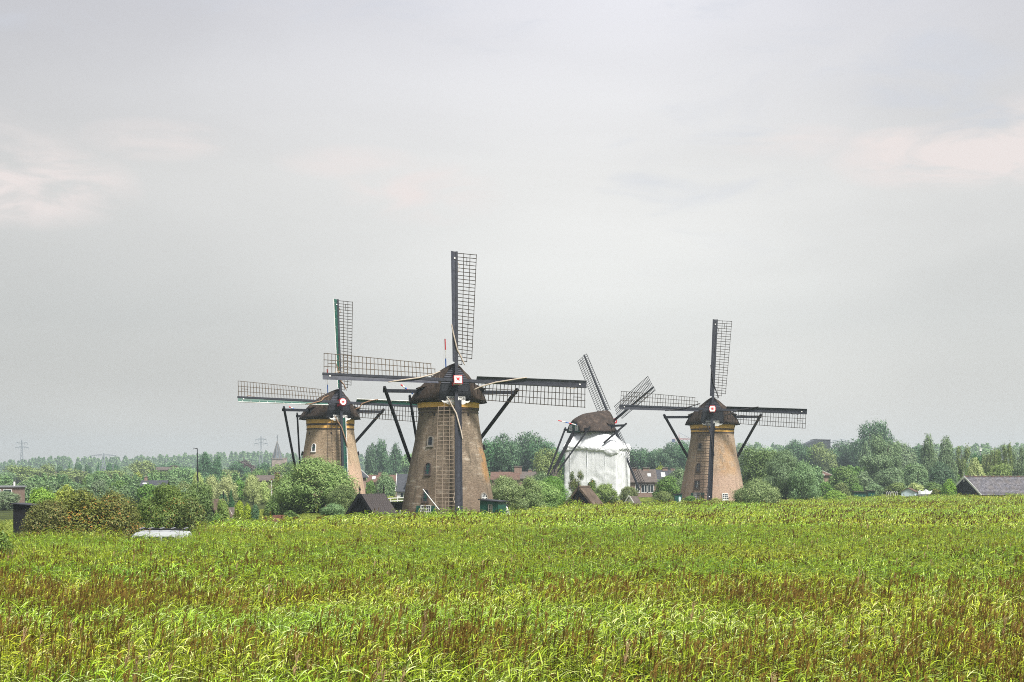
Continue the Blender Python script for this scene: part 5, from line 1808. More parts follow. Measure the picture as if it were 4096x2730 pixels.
# ------------------------------------------------------------------ trees and shrubs
def crown_arrays(seed, n, leaf, lobes, aspect=0.55, droop=0.0, shell=0.78, flat=0.35, jitter=0.5):
    """leaf faces spread through lobes (x, y, z, rx, rz); unit crown: about 1 wide, 1 high"""
    rg = np.random.default_rng(seed)
    lob = np.array(lobes)
    wgt = lob[:, 3] * lob[:, 4] + lob[:, 3] ** 2 * 0.5
    which = rg.choice(len(lob), n * 2, p=wgt / wgt.sum())
    d = rg.normal(size=(n * 2, 3))
    d /= np.linalg.norm(d, axis=1)[:, None]
    rad = shell + (1.06 - shell) * rg.random(n * 2) ** 0.7
    rad = np.where(rg.random(n * 2) < 0.22, rg.uniform(0.3, 0.9, n * 2), rad)
    c = lob[which]
    # twiggy outline: the lobe's surface is pushed in and out by noise
    wob = 1 + jitter * np.array([noise.noise(Vector((a * 2.2 + w * 7.1, b * 2.2, e_ * 2.2 + seed))) for a, b, e_, w in zip(d[:, 0], d[:, 1], d[:, 2], which)])
    fine = np.array([noise.noise(Vector((a * 6.0 + w * 3.3, b * 6.0, e_ * 6.0 + seed * 1.7))) for a, b, e_, w in zip(d[:, 0], d[:, 1], d[:, 2], which)])
    wob = wob + jitter * 0.7 * fine
    rad = np.where(rg.random(n * 2) < 0.05, rad * rg.uniform(1.05, 1.35, n * 2), rad)
    P = c[:, :3] + d * (rad * wob)[:, None] * np.stack([c[:, 3], c[:, 3], c[:, 4]], 1)
    keep = np.ones(len(P), bool)
    for i, L in enumerate(lob):
        q = (P - L[:3]) / np.array([L[3], L[3], L[4]])
        keep &= ~((np.linalg.norm(q, axis=1) < 0.62) & (which != i))
    keep &= P[:, 2] > 0.0
    idx = np.flatnonzero(keep)[:n]
    P, d, which = P[idx], d[idx], which[idx]
    n = len(P)
    nr = d * 1.25 + rg.normal(size=(n, 3)) * 0.55
    nr[:, 2] += flat
    nr /= np.linalg.norm(nr, axis=1)[:, None]
    a = rg.normal(size=(n, 3)) + d * 0.5
    a[:, 2] -= droop * 2.0
    a -= (a * nr).sum(1)[:, None] * nr
    a /= np.linalg.norm(a, axis=1)[:, None] + 1e-9
    b = np.cross(nr, a)
    s = leaf * rg.uniform(0.65, 1.35, n)[:, None]
    V = np.stack([P - a * s * 0.5, P + b * s * aspect * 0.5, P + a * s * 0.5 + np.array([0, 0, -0.12]) * s, P - b * s * aspect * 0.5], 1).reshape(-1, 3)
    Q = np.arange(n * 4).reshape(n, 4)
    tone = rg.random(len(lob))
    lr = np.clip(0.25 * tone[which] + 0.75 * rg.random(n), 0, 1)
    return V, Q, lr


def lobes_round(seed, n=9, spread=0.30, r=(0.16, 0.27), zc=0.56, zs=0.30, squash=0.85, core=True):
    rg = random.Random(seed)
    out = [(0, 0, zc, 0.25, 0.30)] if core else []
    for i in range(n):
        a = 2 * math.pi * i / n + rg.uniform(-0.4, 0.4)
        k = rg.uniform(0.5, 1.0)
        rr = rg.uniform(*r)
        x, y = math.cos(a) * spread * k, math.sin(a) * spread * k
        z = zc + zs * rg.uniform(-1, 1) * (1.05 - 0.30 * k)
        z = min(z, 1.0 - rr * squash)
        z = max(z, rr * squash * 0.8)
        out.append((x, y, z, rr, rr * squash))
    return out


def lobes_dome(seed, n=16, zbase=0.12):
    """bush: lobes over a half dome down to the ground"""
    rg = random.Random(seed)
    out = [(0, 0, 0.38, 0.34, 0.36)]
    for i in range(n):
        a = rg.uniform(0, 6.28)
        el = rg.random() ** 0.8 * 1.45
        rr = rg.uniform(0.09, 0.23)
        R0 = (0.5 - rr * 0.85) * rg.uniform(0.82, 1.08)
        out.append((math.cos(a) * math.cos(el) * R0, math.sin(a) * math.cos(el) * R0, zbase + math.sin(el) * (0.97 - zbase - rr) * rg.uniform(0.85, 1.03), rr, rr * 1.05))
    return out


def lobes_column(seed, n=14, wtop=0.35):
    """poplar: upright tufts"""
    rg = random.Random(seed)
    out = []
    for i in range(n):
        z = 0.10 + 0.80 * (i + rg.uniform(-0.3, 0.3)) / n
        w = (0.34 if z < 0.55 else 0.34 - (0.34 - 0.34 * wtop) * (z - 0.55) / 0.4)
        a = rg.uniform(0, 6.28)
        rr = rg.uniform(0.14, 0.22) * (0.75 + 0.5 * w)
        out.append((math.cos(a) * w * 0.75, math.sin(a) * w * 0.75, min(z, 0.98 - rr), rr, rr * 1.05))
    out.append((0, 0, 0.45, 0.28, 0.40))
    out.append((0, 0, 0.84, 0.12, 0.15))
    return out


def lobes_cone(seed):
    rg = random.Random(seed)
    return [(rg.uniform(-0.08, 0.08), rg.uniform(-0.08, 0.08), 0.08 + 0.8 * i / 7, 0.42 * (1 - i / 8.5), 0.13) for i in range(8)]


def lobes_far(seed):
    rg = random.Random(seed)
    return [(rg.uniform(-0.22, 0.22), rg.uniform(-0.22, 0.22), rg.uniform(0.25, 0.82), rg.uniform(0.16, 0.26), rg.uniform(0.14, 0.2)) for i in range(8)] + [(0, 0, 0.45, 0.36, 0.40)]


CROWNS = {}


def crown_mesh(shape, size, mat, var):
    """shared crown meshes: shape, size class and leaf material"""
    key = (shape, size, mat, var)
    if key in CROWNS:
        return CROWNS[key]
    n, leaf = {'s': (1500, 0.100), 'm': (4200, 0.064), 'l': (9500, 0.043), 'x': (19000, 0.031), 'h': (34000, 0.0235)}[size]
    seed = 17 * var + {'round': 1, 'dome': 2, 'column': 3, 'cone': 4, 'willow': 5, 'sparse': 6, 'far': 7, 'tall': 8}[shape] * 101
    if shape == 'round':
        V, Q, lr = crown_arrays(seed, n, leaf, lobes_round(seed, 15, 0.35, (0.11, 0.25), 0.54, 0.36))
    elif shape == 'tall':
        V, Q, lr = crown_arrays(seed, n, leaf, lobes_round(seed, 16, 0.30, (0.11, 0.20), 0.54, 0.40, 0.9))
    elif shape == 'dome':
        V, Q, lr = crown_arrays(seed, n, leaf, lobes_dome(seed, 24))
    elif shape == 'willow':
        V, Q, lr = crown_arrays(seed, n, leaf * 1.25, lobes_dome(seed, 30, 0.10), 0.36, droop=0.55, jitter=0.5, shell=0.6)
    elif shape == 'column':
        V, Q, lr = crown_arrays(seed, n, leaf, lobes_column(seed))
    elif shape == 'cone':
        V, Q, lr = crown_arrays(seed, n, leaf, lobes_cone(seed))
    elif shape == 'sparse':
        V, Q, lr = crown_arrays(seed, int(n * 0.55), leaf, lobes_round(seed, 17, 0.34, (0.09, 0.16), 0.52, 0.44, 1.0, core=False), jitter=0.6)
    else:
        V, Q, lr = crown_arrays(seed, n, leaf, lobes_far(seed))
    CROWNS[key] = np_mesh('crown', V, Q, [mat], {'lr': lr})
    return CROWNS[key]


TRUNKS = {}


def trunk_mesh(var, bush, mat='bark'):
    key = (var, bush, mat)
    if key not in TRUNKS:
        rg = random.Random(var * 31 + bush)
        mb = MB()
        if bush:
            for i in range(6):
                a = rg.uniform(0, 6.28)
                mb.tube([(0.03 * math.cos(a), 0.03 * math.sin(a), -0.05), (0.12 * math.cos(a), 0.12 * math.sin(a), 0.3), (0.28 * math.cos(a), 0.28 * math.sin(a), 0.62)], [0.03, 0.02, 0.006], 5)
        else:
            k = Vector((rg.uniform(-0.04, 0.04), rg.uniform(-0.04, 0.04), 0.5))
            mb.tube([(0, 0, -0.05), k * 0.5, k, (k.x * 1.4, k.y * 1.4, 0.86)], [0.035, 0.028, 0.020, 0.004], 7)
            for i in range(7):
                a = rg.uniform(0, 6.28)
                z = rg.uniform(0.25, 0.62)
                p = Vector((k.x * z * 2, k.y * z * 2, z))
                q = p + Vector((math.cos(a) * 0.16, math.sin(a) * 0.16, 0.13))
                r = q + Vector((math.cos(a) * 0.13, math.sin(a) * 0.13, 0.12))
                mb.tube([p, q, r], [0.016, 0.010, 0.003], 5)
        TRUNKS[key] = mb.mesh('trunk', mat, True)
    return TRUNKS[key]


TREE_N = [0]


def tree(label, px, y_top, w_px, D, shape, mat, size='m', group=None, base=None, name=None, category='tree', deep=1.0):
    """a tree or bush by the pixel column of its middle, the row of its top, its width in pixels and its distance"""
    TREE_N[0] += 1
    var = TREE_N[0] % 3
    bush = shape in ('dome', 'willow')
    X = ax(px, D)
    z0 = float(ground_z(X, D)) - 0.1 if base is None else base
    h = at(0, y_top, D).z - z0
    w = w_px / F * D
    if name is None:
        name = 'shrub' if bush else 'tree'
    if category == 'tree' and bush:
        category = 'shrub'
    t = thing(name, label, category, (X, D, z0), TREE_N[0] * 2.4, group)
    tr = obj('trunk', trunk_mesh(var, bush), t)
    cr = obj('crown', crown_mesh(shape, size, mat, var), t)
    tr.scale = (w, w, h)
    cr.scale = (w * 1.06, w * 1.06 * deep, h * 1.02)
    return t


def trees(rows):
    for r in rows:
        tree(*r[:7], **(r[7] if len(r) > 7 else {}))


G_FAR = 'trees in the hazy background'
trees([
    # near shrubs, left
    ('brownish bush cut by the left margin among the near reeds', -25, 2085, 190, 72, 'dome', 'leaf_apple', dict(size='l')),
    ('broad autumn-coloured bush beside the black tarred shed', 200, 1992, 220, 108, 'dome', 'leaf_autumn', dict(size='x')),
    ('tallest rusty-topped autumn bush in the left foreground', 325, 1958, 310, 109, 'dome', 'leaf_autumn', dict(size='x')),
    ('autumn bush just left of the apple bush behind the van', 468, 1962, 215, 110, 'dome', 'leaf_autumn', dict(size='x')),
    ('large leggy apple bush with reddish fruit behind the white van', 655, 1926, 285, 113, 'willow', 'leaf_apple', dict(size='h')),
    ('lower dark skirt of the apple bush right of the van', 770, 1990, 150, 111, 'dome', 'leaf_apple', dict(size='l')),
    ('dark low bush under the apple bush nearest the van', 600, 2010, 170, 113, 'dome', 'leaf_apple', dict(size='l')),
    ('fresh green shrub poking out behind the left autumn bush', 165, 1945, 150, 142, 'dome', 'leaf_bright', dict(size='l')),
    ('light green shrub rising behind the middle of the autumn bushes', 262, 1940, 130, 144, 'dome', 'leaf_yellow', dict(size='m')),
    ('deep green small tree between apple bush and black hut', 795, 1935, 120, 150, 'round', 'leaf_green', dict(size='l')),
    ('low green shrub hiding the front of the black hut', 888, 1992, 62, 140, 'dome', 'leaf_bright', dict(size='m')),
    ('dark leafy plant low in the grass below the black hut', 868, 2053, 48, 134, 'dome', 'leaf_green', dict(size='s')),
    ('larger yellow-green bush right of the black hut', 956, 2001, 46, 163, 'dome', 'leaf_yellow', dict(size='m')),
    ('smaller yellow bush second from the black hut', 990, 2012, 34, 163, 'dome', 'leaf_yellow', dict(size='s')),
    ('small dark round bush right of the yellow bushes', 1021, 2016, 40, 162, 'dome', 'leaf_dark', dict(size='s')),
    ('small dark conifer behind the yellow bushes', 925, 1958, 34, 210, 'cone', 'leaf_dark', dict(size='m')),
    ('short dark green shrub left of the small conifer', 893, 1973, 46, 212, 'dome', 'leaf_dark', dict(size='m')),
    # the willow and its neighbours
    ('large silvery willow bush in front of the left mill', 1262, 1832, 350, 172, 'willow', 'leaf_willow', dict(size='h', name='willow')),
    ('low outer part of silvery willow leaning to the boathouse', 1375, 1935, 150, 166, 'willow', 'leaf_willow', dict(size='x')),
    ('left outer willow bush beside the white flag pole', 1150, 1905, 150, 176, 'willow', 'leaf_willow', dict(size='x')),
    ('dark orange-tinged shrub at the left shoulder of the willow', 1112, 1890, 62, 186, 'dome', 'leaf_autumn', dict(size='m')),
    ('pale small shrub at the foot of the willow by the boathouse', 1335, 2012, 110, 158, 'willow', 'leaf_grey_green', dict(size='l')),
    ('dark green undergrowth bush at the left foot of the willow', 1090, 2000, 70, 170, 'dome', 'leaf_green', dict(size='m')),
    ('small elder bush beside the rusty roofed hut', 1160, 2042, 75, 150, 'dome', 'leaf_green', dict(size='m')),
    # right of the central mill
    ('thick grey-green willow shrub right of the central mill', 2020, 1900, 165, 184, 'willow', 'leaf_willow', dict(size='x')),
    ('second willow shrub right of the central mill, in the middle of three', 2112, 1902, 140, 190, 'willow', 'leaf_willow', dict(size='x')),
    ('third willow shrub ending left of the thatched shed', 2210, 1905, 135, 200, 'willow', 'leaf_green', dict(size='x')),
    ('low willow band between the second and third willow shrubs', 2160, 1922, 190, 193, 'willow', 'leaf_willow', dict(size='x')),
    ('pale feathery shrub behind the three willow shrubs', 2165, 1884, 90, 235, 'willow', 'leaf_grey_green', dict(size='l')),
    ('brown-green small tree in front of the left edge of the tarpaulin', 2303, 1884, 70, 232, 'sparse', 'leaf_apple', dict(size='x')),
    ('small brown-green tree before the middle of the tarpaulin', 2366, 1915, 48, 234, 'dome', 'leaf_apple', dict(size='m')),
    ('wispy shrub covering the foot of the tarpaulin', 2425, 1930, 115, 228, 'willow', 'leaf_olive', dict(size='l')),
    ('wispy shrub at the right foot of the tarpaulin behind the small shed', 2515, 1946, 95, 230, 'willow', 'leaf_olive', dict(size='l')),
    ('dark shrub between the row house and the right mill', 2668, 1900, 110, 252, 'dome', 'leaf_green', dict(size='l')),
    ('grey-green bush close on the left of the right mill', 2716, 1868, 84, 282, 'dome', 'leaf_grey_green', dict(size='l')),
    ('yellowing reedy bush at the left foot of the right mill', 2655, 1965, 90, 222, 'willow', 'leaf_olive', dict(size='l')),
    ('small yellow tree above the roofs left of the right mill', 2648, 1866, 52, 350, 'round', 'leaf_yellow', dict(size='m')),
    ('low green bush by the shuttered window of the right mill', 2762, 1983, 60, 224, 'dome', 'leaf_green', dict(size='m')),
    ('rounded grassy bush in front of the right mill', 2862, 1993, 110, 214, 'willow', 'leaf_yellow', dict(size='l')),
    # right of the right mill
    ('round silvery bush touching the right side of the right mill', 3032, 1910, 205, 214, 'willow', 'leaf_willow', dict(size='h')),
    ('big deep green tree behind the round silvery bush', 3040, 1778, 200, 288, 'round', 'leaf_green', dict(size='x')),
    ('grey-green willow tree left one of two beside the deep green tree', 3135, 1800, 170, 262, 'willow', 'leaf_grey_green', dict(size='h', name='tree')),
    ('grey-green willow tree right one of two beside the deep green tree', 3215, 1842, 130, 258, 'willow', 'leaf_grey_green', dict(size='x', name='tree')),
    ('rounded bright green bush alone at the edge of the reeds', 3340, 1958, 108, 248, 'dome', 'leaf_bright', dict(size='l')),
    ('bright green bush against the gable of the barn', 3798, 1917, 76, 291, 'dome', 'leaf_bright', dict(size='l')),
    ('low brown bramble between bright bush and covered boat', 3745, 1955, 60, 293, 'dome', 'leaf_autumn', dict(size='m')),
])
for (px, y, w, lab) in ((1960, 1746, 96, 'leftmost tree of the dark wood right of the central mill'), (2030, 1741, 100, 'second tree of the dark wood right of the central mill'),
                        (2098, 1737, 110, 'highest tree of the dark wood right of the central mill'), (2160, 1749, 90, 'fourth tree of the dark wood, left of the tarpaulin'),
                        (2225, 1775, 96, 'low dark tree directly left of the tarpaulin')):
    tree(lab, px, y, w * 1.4, 450 + (px % 7) * 6, 'round', 'leaf_dark', 'l', G_FAR)
for (px, y, w, D, sh, mt, sz, lab) in (
        (2186, 1800, 112, 330, 'round', 'leaf_olive', 'l', 'olive green tree in front of the dark wood left of the tarpaulin'),
        (1488, 1776, 62, 450, 'column', 'leaf_dark', 'm', 'left poplar of the three between left and central mill'),
        (1534, 1766, 80, 455, 'column', 'leaf_dark', 'l', 'tallest poplar of the three between left and central mill'),
        (1584, 1774, 58, 460, 'column', 'leaf_dark', 'm', 'right poplar of the three between left and central mill'),
        (1626, 1806, 96, 520, 'round', 'leaf_far', 'm', 'lighter tree behind the left brace of the central mill'),
        (1540, 1891, 90, 270, 'dome', 'leaf_grey_green', 'l', 'rounded grey-green bush before the red roof left of the central mill'),
        (1484, 1918, 46, 275, 'dome', 'leaf_green', 'm', 'small bush between left mill and rounded grey-green bush'),
        (1560, 1985, 70, 215, 'dome', 'leaf_yellow', 'm', 'low yellow-green bush by the white rail fence'),
        (1640, 1965, 80, 225, 'dome', 'leaf_bright', 'm', 'light green bush close at the left foot of the central mill'),
        (2548, 1796, 78, 420, 'round', 'leaf_dark', 'm', 'leftmost tree of the wood between tarpaulin and right mill'),
        (2602, 1788, 84, 425, 'round', 'leaf_dark', 'l', 'second tree of the wood between tarpaulin and right mill'),
        (2660, 1774, 88, 418, 'round', 'leaf_dark', 'l', 'third tree of the wood between tarpaulin and right mill'),
        (2720, 1770, 90, 428, 'round', 'leaf_dark', 'l', 'tree of the wood touching the left side of the right mill'),
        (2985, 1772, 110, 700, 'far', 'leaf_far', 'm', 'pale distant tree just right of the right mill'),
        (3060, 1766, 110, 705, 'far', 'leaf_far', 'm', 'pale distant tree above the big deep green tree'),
        (3165, 1767, 92, 450, 'round', 'leaf_dark', 'l', 'leftmost dark tree of the wood below the dark hall'),
        (3232, 1777, 96, 452, 'round', 'leaf_green', 'l', 'second tree of the wood, under the slope of the dark hall'),
        (3300, 1775, 96, 448, 'round', 'leaf_olive', 'l', 'third tree of the wood, straight below the dark hall'),
        (3362, 1772, 92, 455, 'round', 'leaf_dark', 'l', 'fourth dark tree of the wood right of the dark hall'),
        (3424, 1762, 90, 450, 'round', 'leaf_dark', 'l', 'dark tree at the left foot of the tallest tree'),
        (3484, 1691, 165, 425, 'tall', 'leaf_dark', 'x', 'tallest tree on the right with loose spiky crown'),
        (3462, 1768, 66, 385, 'column', 'leaf_grey_green', 'm', 'slim grey-green tree before the tallest tree'),
        (3548, 1742, 130, 375, 'tall', 'leaf_grey_green', 'x', 'broad grey-green willow right of the tallest tree'),
        (3612, 1775, 120, 380, 'tall', 'leaf_grey_green', 'l', 'drooping grey-green tree right of the broad willow'),
        (3500, 1815, 130, 365, 'tall', 'leaf_grey_green', 'l', 'lower grey-green tree under the tallest tree'),
        (3665, 1774, 74, 400, 'round', 'leaf_dark', 'm', 'small dark round-topped tree in the gap right of the willows'),
        (3716, 1747, 74, 370, 'column', 'leaf_grey_green', 'l', 'first of two upright trees left of the barn gable'),
        (3790, 1749, 84, 372, 'column', 'leaf_grey_green', 'l', 'second of two upright trees behind the barn gable'),
        (3850, 1776, 70, 378, 'sparse', 'leaf_olive', 'l', 'thin topped tree behind the finial of the barn'),
        (3950, 1768, 110, 700, 'far', 'leaf_far', 'm', 'pale far tree behind the siren'),
        (4035, 1774, 110, 705, 'far', 'leaf_far', 'm', 'pale far tree near the right margin'),
        (3912, 1803, 66, 345, 'round', 'leaf_dark', 'm', 'dark round tree below the siren'),
        (3900, 1832, 80, 325, 'dome', 'leaf_pale', 'l', 'yellowish tree standing over the ridge of the barn'),
        (3958, 1798, 66, 335, 'sparse', 'leaf_olive', 'l', 'first loose birch over the barn roof'),
        (3992, 1792, 56, 338, 'sparse', 'leaf_olive', 'l', 'second loose birch over the barn roof'),
        (4028, 1776, 54, 334, 'sparse', 'leaf_olive', 'l', 'tallest loose birch over the barn roof'),
        (4070, 1786, 66, 336, 'sparse', 'leaf_grey_green', 'l', 'birch at the right margin over the barn roof'),
        (4130, 1765, 90, 345, 'round', 'leaf_dark', 'm', 'dark tree cut by the right margin'),
        (3985, 1860, 120, 330, 'tall', 'leaf_olive', 'l', 'low olive thicket behind the middle of the barn roof'),
        (3258, 1860, 84, 330, 'dome', 'leaf_grey_green', 'm', 'grey-green bush left of the narrow brick gable'),
        (3372, 1862, 118, 332, 'dome', 'leaf_green', 'l', 'wide green bush right of the narrow brick gable'),
        (3450, 1885, 90, 335, 'dome', 'leaf_grey_green', 'm', 'rounded bush below the slim grey-green tree'),
        (3560, 1868, 130, 345, 'dome', 'leaf_grey_green', 'l', 'big rounded willow bush below the broad willow'),
        (3660, 1850, 110, 350, 'dome', 'leaf_grey_green', 'l', 'rounded bush below the small dark round-topped tree'),
        (3760, 1850, 120, 352, 'dome', 'leaf_dark', 'l', 'dark bush below the two upright trees'),
        (3300, 1925, 60, 300, 'dome', 'leaf_green', 'm', 'low hedge bush right of the grey-green willow trees'),
        (3365, 1930, 66, 303, 'dome', 'leaf_olive', 'm', 'low hedge bush behind the rounded bright bush'),
        (3425, 1934, 60, 306, 'dome', 'leaf_green', 'm', 'low hedge bush behind the low green shelter'),
        (3500, 1932, 70, 304, 'dome', 'leaf_grey_green', 'm', 'low hedge bush behind the dark hutch'),
        (3590, 1930, 90, 306, 'dome', 'leaf_olive', 'm', 'low hedge bush behind the pale blue shed'),
        (3660, 1932, 80, 308, 'dome', 'leaf_pale', 'm', 'pale hedge bush right of the pale blue shed'),
        (3735, 1928, 80, 307, 'dome', 'leaf_green', 'm', 'low hedge bush behind the covered boat'),
        # left background
        (78, 1854, 104, 500, 'round', 'leaf_olive', 'm', 'big round tree at the left margin under the pylon'),
        (168, 1858, 84, 505, 'round', 'leaf_olive', 'm', 'round tree second from the left margin'),
        (15, 1890, 80, 480, 'round', 'leaf_grey_green', 'm', 'light tree cut by the left margin'),
        (22, 1962, 124, 240, 'dome', 'leaf_grey_green', 'l', 'round grey-green bush above the black tarred shed'),
        (282, 1879, 126, 440, 'round', 'leaf_olive', 'm', 'flat domed tree below the row of round trees'),
        (392, 1886, 84, 445, 'round', 'leaf_green', 'm', 'green tree right of the flat domed tree'),
        (455, 1875, 90, 440, 'round', 'leaf_olive', 'm', 'loose olive tree above the last autumn bush'),
        (510, 1872, 70, 470, 'round', 'leaf_grey_green', 'm', 'grey-green tree left of the brown topped tree'),
        (562, 1844, 90, 480, 'round', 'leaf_olive', 'm', 'brown topped tree above the apple bush'),
        (650, 1850, 80, 600, 'round', 'leaf_dark', 'm', 'dark tree behind the flat topped brick building'),
        (720, 1851, 80, 605, 'round', 'leaf_dark', 'm', 'dark tree left of the black mast'),
        (820, 1811, 80, 415, 'column', 'leaf_dark', 'l', 'tall dark poplar just right of the black mast'),
        (872, 1826, 44, 420, 'column', 'leaf_dark', 'm', 'slimmer dark poplar right of the tall one by the mast'),
        (956, 1850, 66, 500, 'round', 'leaf_dark', 'm', 'dark green tree in front of the copper beech'),
        (988, 1843, 70, 525, 'round', 'leaf_purple', 'm', 'copper beech with purple crown left of the church'),
        (1056, 1843, 48, 450, 'round', 'leaf_dark', 'm', 'dark dome of a tree left under the church tower'),
        (1100, 1862, 74, 440, 'round', 'leaf_olive', 'm', 'olive tree right below the church tower'),
        (1175, 1850, 90, 445, 'round', 'leaf_green', 'm', 'green tree between church and left mill'),
        (915, 1872, 80, 430, 'round', 'leaf_olive', 'm', 'olive tree right of the two poplars'),
        (1010, 1878, 84, 425, 'round', 'leaf_green', 'm', 'green tree below the copper beech'),
        (730, 1870, 104, 400, 'round', 'leaf_far', 'm', 'light green domed tree left of the mast foot'),
        (645, 1875, 82, 420, 'round', 'leaf_green', 'm', 'green tree below the flat topped brick building'),
        (553, 1890, 70, 380, 'dome', 'leaf_yellow', 'm', 'yellow-green tree above the slate roofed house'),
        (700, 1902, 90, 340, 'dome', 'leaf_grey_green', 'm', 'grey-green bush right of the slate roofed house'),
        (110, 1922, 110, 320, 'dome', 'leaf_grey_green', 'm', 'grey-green willow bush left one of three above the autumn bushes'),
        (205, 1924, 110, 325, 'dome', 'leaf_grey_green', 'm', 'grey-green willow bush middle one of three above the autumn bushes'),
        (295, 1925, 100, 330, 'dome', 'leaf_grey_green', 'm', 'grey-green willow bush right one of three above the autumn bushes'),
        (338, 1908, 46, 345, 'cone', 'leaf_green', 'm', 'pointed green tree above the autumn bushes'),
        (400, 1915, 80, 340, 'dome', 'leaf_grey_green', 'm', 'soft green bush right of the pointed tree'),
        (475, 1918, 90, 330, 'dome', 'leaf_green', 'm', 'green bush above the tallest autumn bush'),
        (640, 1938, 120, 240, 'dome', 'leaf_grey_green', 'm', 'dim bush directly behind the apple bush'),
        (790, 1888, 56, 275, 'willow', 'leaf_pale', 'l', 'pale willow at the foot of the black mast'),
        (845, 1898, 70, 268, 'willow', 'leaf_pale', 'l', 'pale yellow willow second from the mast'),
        (912, 1898, 90, 262, 'willow', 'leaf_pale', 'l', 'widest pale yellow willow behind the small conifer'),
        (1008, 1899, 74, 264, 'willow', 'leaf_pale', 'l', 'pale yellow willow left of the white flag pole'),
        (1055, 1922, 60, 266, 'willow', 'leaf_pale', 'l', 'low pale willow behind the white flag pole'),
        (592, 1934, 100, 238, 'dome', 'leaf_green', 'm', 'green bush in front of the slate roofed house'),
        (735, 1925, 80, 280, 'dome', 'leaf_olive', 'm', 'olive bush left of the pale willows'),
        (960, 1915, 60, 310, 'dome', 'leaf_green', 'm', 'green bush in the gap between the pale willows')):
    far = 1.3 if D >= 380 else 1.0          # the hazy middle distance
    tree(lab, px, y, w * (1.3 if sh == 'round' and D >= 380 else 1.08), D * far, sh, mt, sz, G_FAR)
rowx = (239, 277, 314, 353, 392, 434, 468)
names = ('first', 'second', 'third', 'fourth', 'fifth', 'sixth', 'last')
for i, x in enumerate(rowx):
    tree('%s small dark tree from the left in the row before the far wood' % names[i], x, 1851 + (i % 3) * 2, 32, 690, 'cone' if i % 3 == 1 else 'round', 'leaf_dark', 's', 'row of small trees before the far wood')

# clipped hedge left of the central mill
t = thing('hedge', 'dark clipped hedge between boathouse and central mill', 'hedge', (ax(1585, 168), 168, 0))
rg_ = np.random.default_rng(8)
nl = 5000
P = np.stack([rg_.uniform(-2.2, 2.4, nl), rg_.uniform(-0.5, 0.5, nl), rg_.uniform(0, 1.42, nl)], 1)
face = rg_.integers(0, 3, nl)
P[face == 0, 2] = 1.42 + rg_.normal(0, 0.03, (face == 0).sum())
P[face == 1, 1] = -0.5 + rg_.normal(0, 0.03, (face == 1).sum())
a = rg_.normal(size=(nl, 3))
a /= np.linalg.norm(a, axis=1)[:, None]
b = np.cross(a, rg_.normal(size=(nl, 3)))
b /= np.linalg.norm(b, axis=1)[:, None]
V = np.stack([P - a * 0.07, P + b * 0.05, P + a * 0.07, P - b * 0.05], 1).reshape(-1, 3)
obj('leaves', np_mesh('leaves', V, np.arange(nl * 4).reshape(nl, 4), ['leaf_hedge'], {'lr': rg_.random(nl)}), t)
MB().box((0.1, 0, 0.66), (4.4, 0.84, 1.36)).build('branches', 'bark', t)

# dead tree left of the tarpaulin
t = thing('dead_tree', 'small bare pale dead tree left of the tarpaulin', 'tree', (ax(2222, 242), 242, 0))
rg_ = random.Random(12)
mb = MB()
for i in range(9):
    a = rg_.uniform(-1.2, 1.2)
    z = rg_.uniform(2.5, 4.8)
    mb.tube([(0, 0, z), (-0.5 * math.sin(a) - 0.25, 0.2, z + 0.7), (-1.0 * math.sin(a) - 0.4, 0.3, z + 1.5)], [0.06, 0.04, 0.015], 5)
mb.tube([(0.5, 0, -0.5), (0.25, 0, 2.6), (0, 0, 5.4)], [0.14, 0.10, 0.03], 6)
mb.build('branches', 'dead_wood', t)


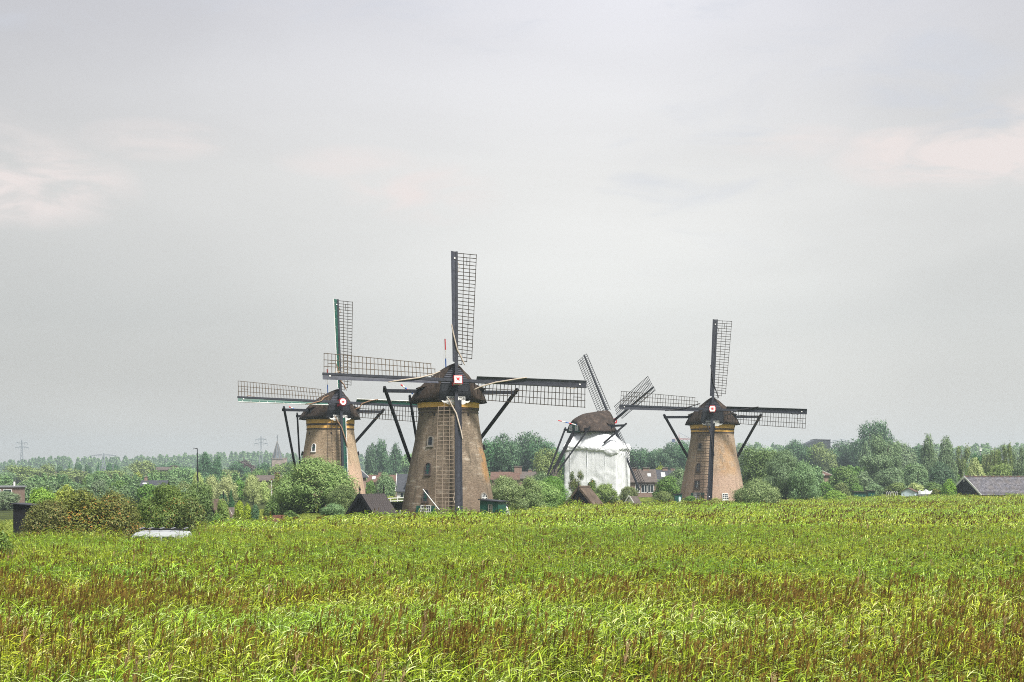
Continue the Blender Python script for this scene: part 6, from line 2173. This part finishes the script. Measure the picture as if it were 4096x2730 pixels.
# ------------------------------------------------------------------ far woods and undergrowth: masses nobody could count
def wood(name, label, segs, D0, depth, n_tree, hvar, mat, leaf, per, tip=0.5):
    """a far wood as one mass; segs: (pixel, row of its skyline)"""
    rg_ = np.random.default_rng(int(D0))
    Vs, Qs, Ls = [], [], []
    b = 0
    sx, sy = [s[0] for s in segs], [s[1] for s in segs]
    for i in range(n_tree):
        px = rg_.uniform(sx[0], sx[-1])
        D = D0 + rg_.random() * depth
        h = (at(0, np.interp(px, sx, sy), D0).z + 1.0) * rg_.uniform(1 - hvar, 1.0 + hvar * 0.25)
        r = h * rg_.uniform(0.16, 0.24)
        c = np.array([ax(px, D), D, -1.0])
        z = rg_.random(per) ** 0.8
        prof = np.where(z < 0.55, 0.75 + 0.45 * z, np.maximum(0.06, (1.0 - z) / 0.45) ** tip)
        a = rg_.uniform(0, 2 * np.pi, per)
        rr = r * prof * rg_.uniform(0.55, 1.1, per)
        P = c + np.stack([rr * np.cos(a), rr * np.sin(a), z * h], 1)
        d1 = rg_.normal(size=(per, 3))
        d1 /= np.linalg.norm(d1, axis=1)[:, None]
        d2 = np.cross(d1, rg_.normal(size=(per, 3)))
        d2 /= np.linalg.norm(d2, axis=1)[:, None] + 1e-6
        s = leaf * rg_.uniform(0.6, 1.4, per)[:, None]
        Vs.append(np.stack([P - d1 * s, P + d2 * s * 0.6, P + d1 * s, P - d2 * s * 0.6], 1).reshape(-1, 3))
        Ls.append(np.clip(rg_.random(per) * 0.7 + 0.3 * rg_.random(), 0, 1))
    V = np.concatenate(Vs)
    return obj(name, np_mesh(name, V, np.arange(len(V)).reshape(-1, 4), [mat], {'lr': np.concatenate(Ls)}), None, label, 'woodland', None, 'stuff')


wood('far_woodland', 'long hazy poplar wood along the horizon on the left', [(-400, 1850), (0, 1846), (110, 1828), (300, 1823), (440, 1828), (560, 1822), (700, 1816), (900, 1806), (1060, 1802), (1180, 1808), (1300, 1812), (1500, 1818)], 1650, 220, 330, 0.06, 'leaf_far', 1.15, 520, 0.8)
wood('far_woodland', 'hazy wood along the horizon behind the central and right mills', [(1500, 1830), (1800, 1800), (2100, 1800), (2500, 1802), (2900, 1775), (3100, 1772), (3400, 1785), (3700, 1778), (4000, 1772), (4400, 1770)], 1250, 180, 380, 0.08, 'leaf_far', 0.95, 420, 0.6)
wood('undergrowth', 'dense shrubs filling the ground under the background trees at left', [(-300, 1905), (200, 1900), (600, 1898), (1000, 1895), (1300, 1890), (1700, 1900)], 395, 60, 210, 0.25, 'leaf_far', 0.36, 420, 0.5)
wood('undergrowth', 'dense shrubs filling the ground under the background trees at right', [(1700, 1905), (2300, 1890), (2800, 1880), (3200, 1868), (3700, 1862), (4400, 1860)], 390, 50, 230, 0.25, 'leaf_green', 0.36, 420, 0.5)
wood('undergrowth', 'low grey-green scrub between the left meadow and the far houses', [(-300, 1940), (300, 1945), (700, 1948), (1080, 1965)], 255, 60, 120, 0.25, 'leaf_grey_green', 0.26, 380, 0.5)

# ------------------------------------------------------------------ haze
mh = bpy.data.materials.new('haze')
mh.use_nodes = True
hn, hl = mh.node_tree.nodes, mh.node_tree.links
hn.clear()
ho = hn.new('ShaderNodeOutputMaterial')
pv = hn.new('ShaderNodeVolumePrincipled')
pv.inputs['Color'].default_value = (0.74, 0.88, 0.97, 1)
pv.inputs['Density'].default_value = HAZE
pv.inputs['Anisotropy'].default_value = 0.25
hl.new(pv.outputs[0], ho.inputs['Volume'])
me = MB().box((0, 850, 32), (4000, 3700, 72)).mesh('haze', 'white_paint')
me.materials.clear()
me.materials.append(mh)
obj('haze', me, None, 'thin pale haze filling the air over the whole marsh', 'haze', None, 'stuff')
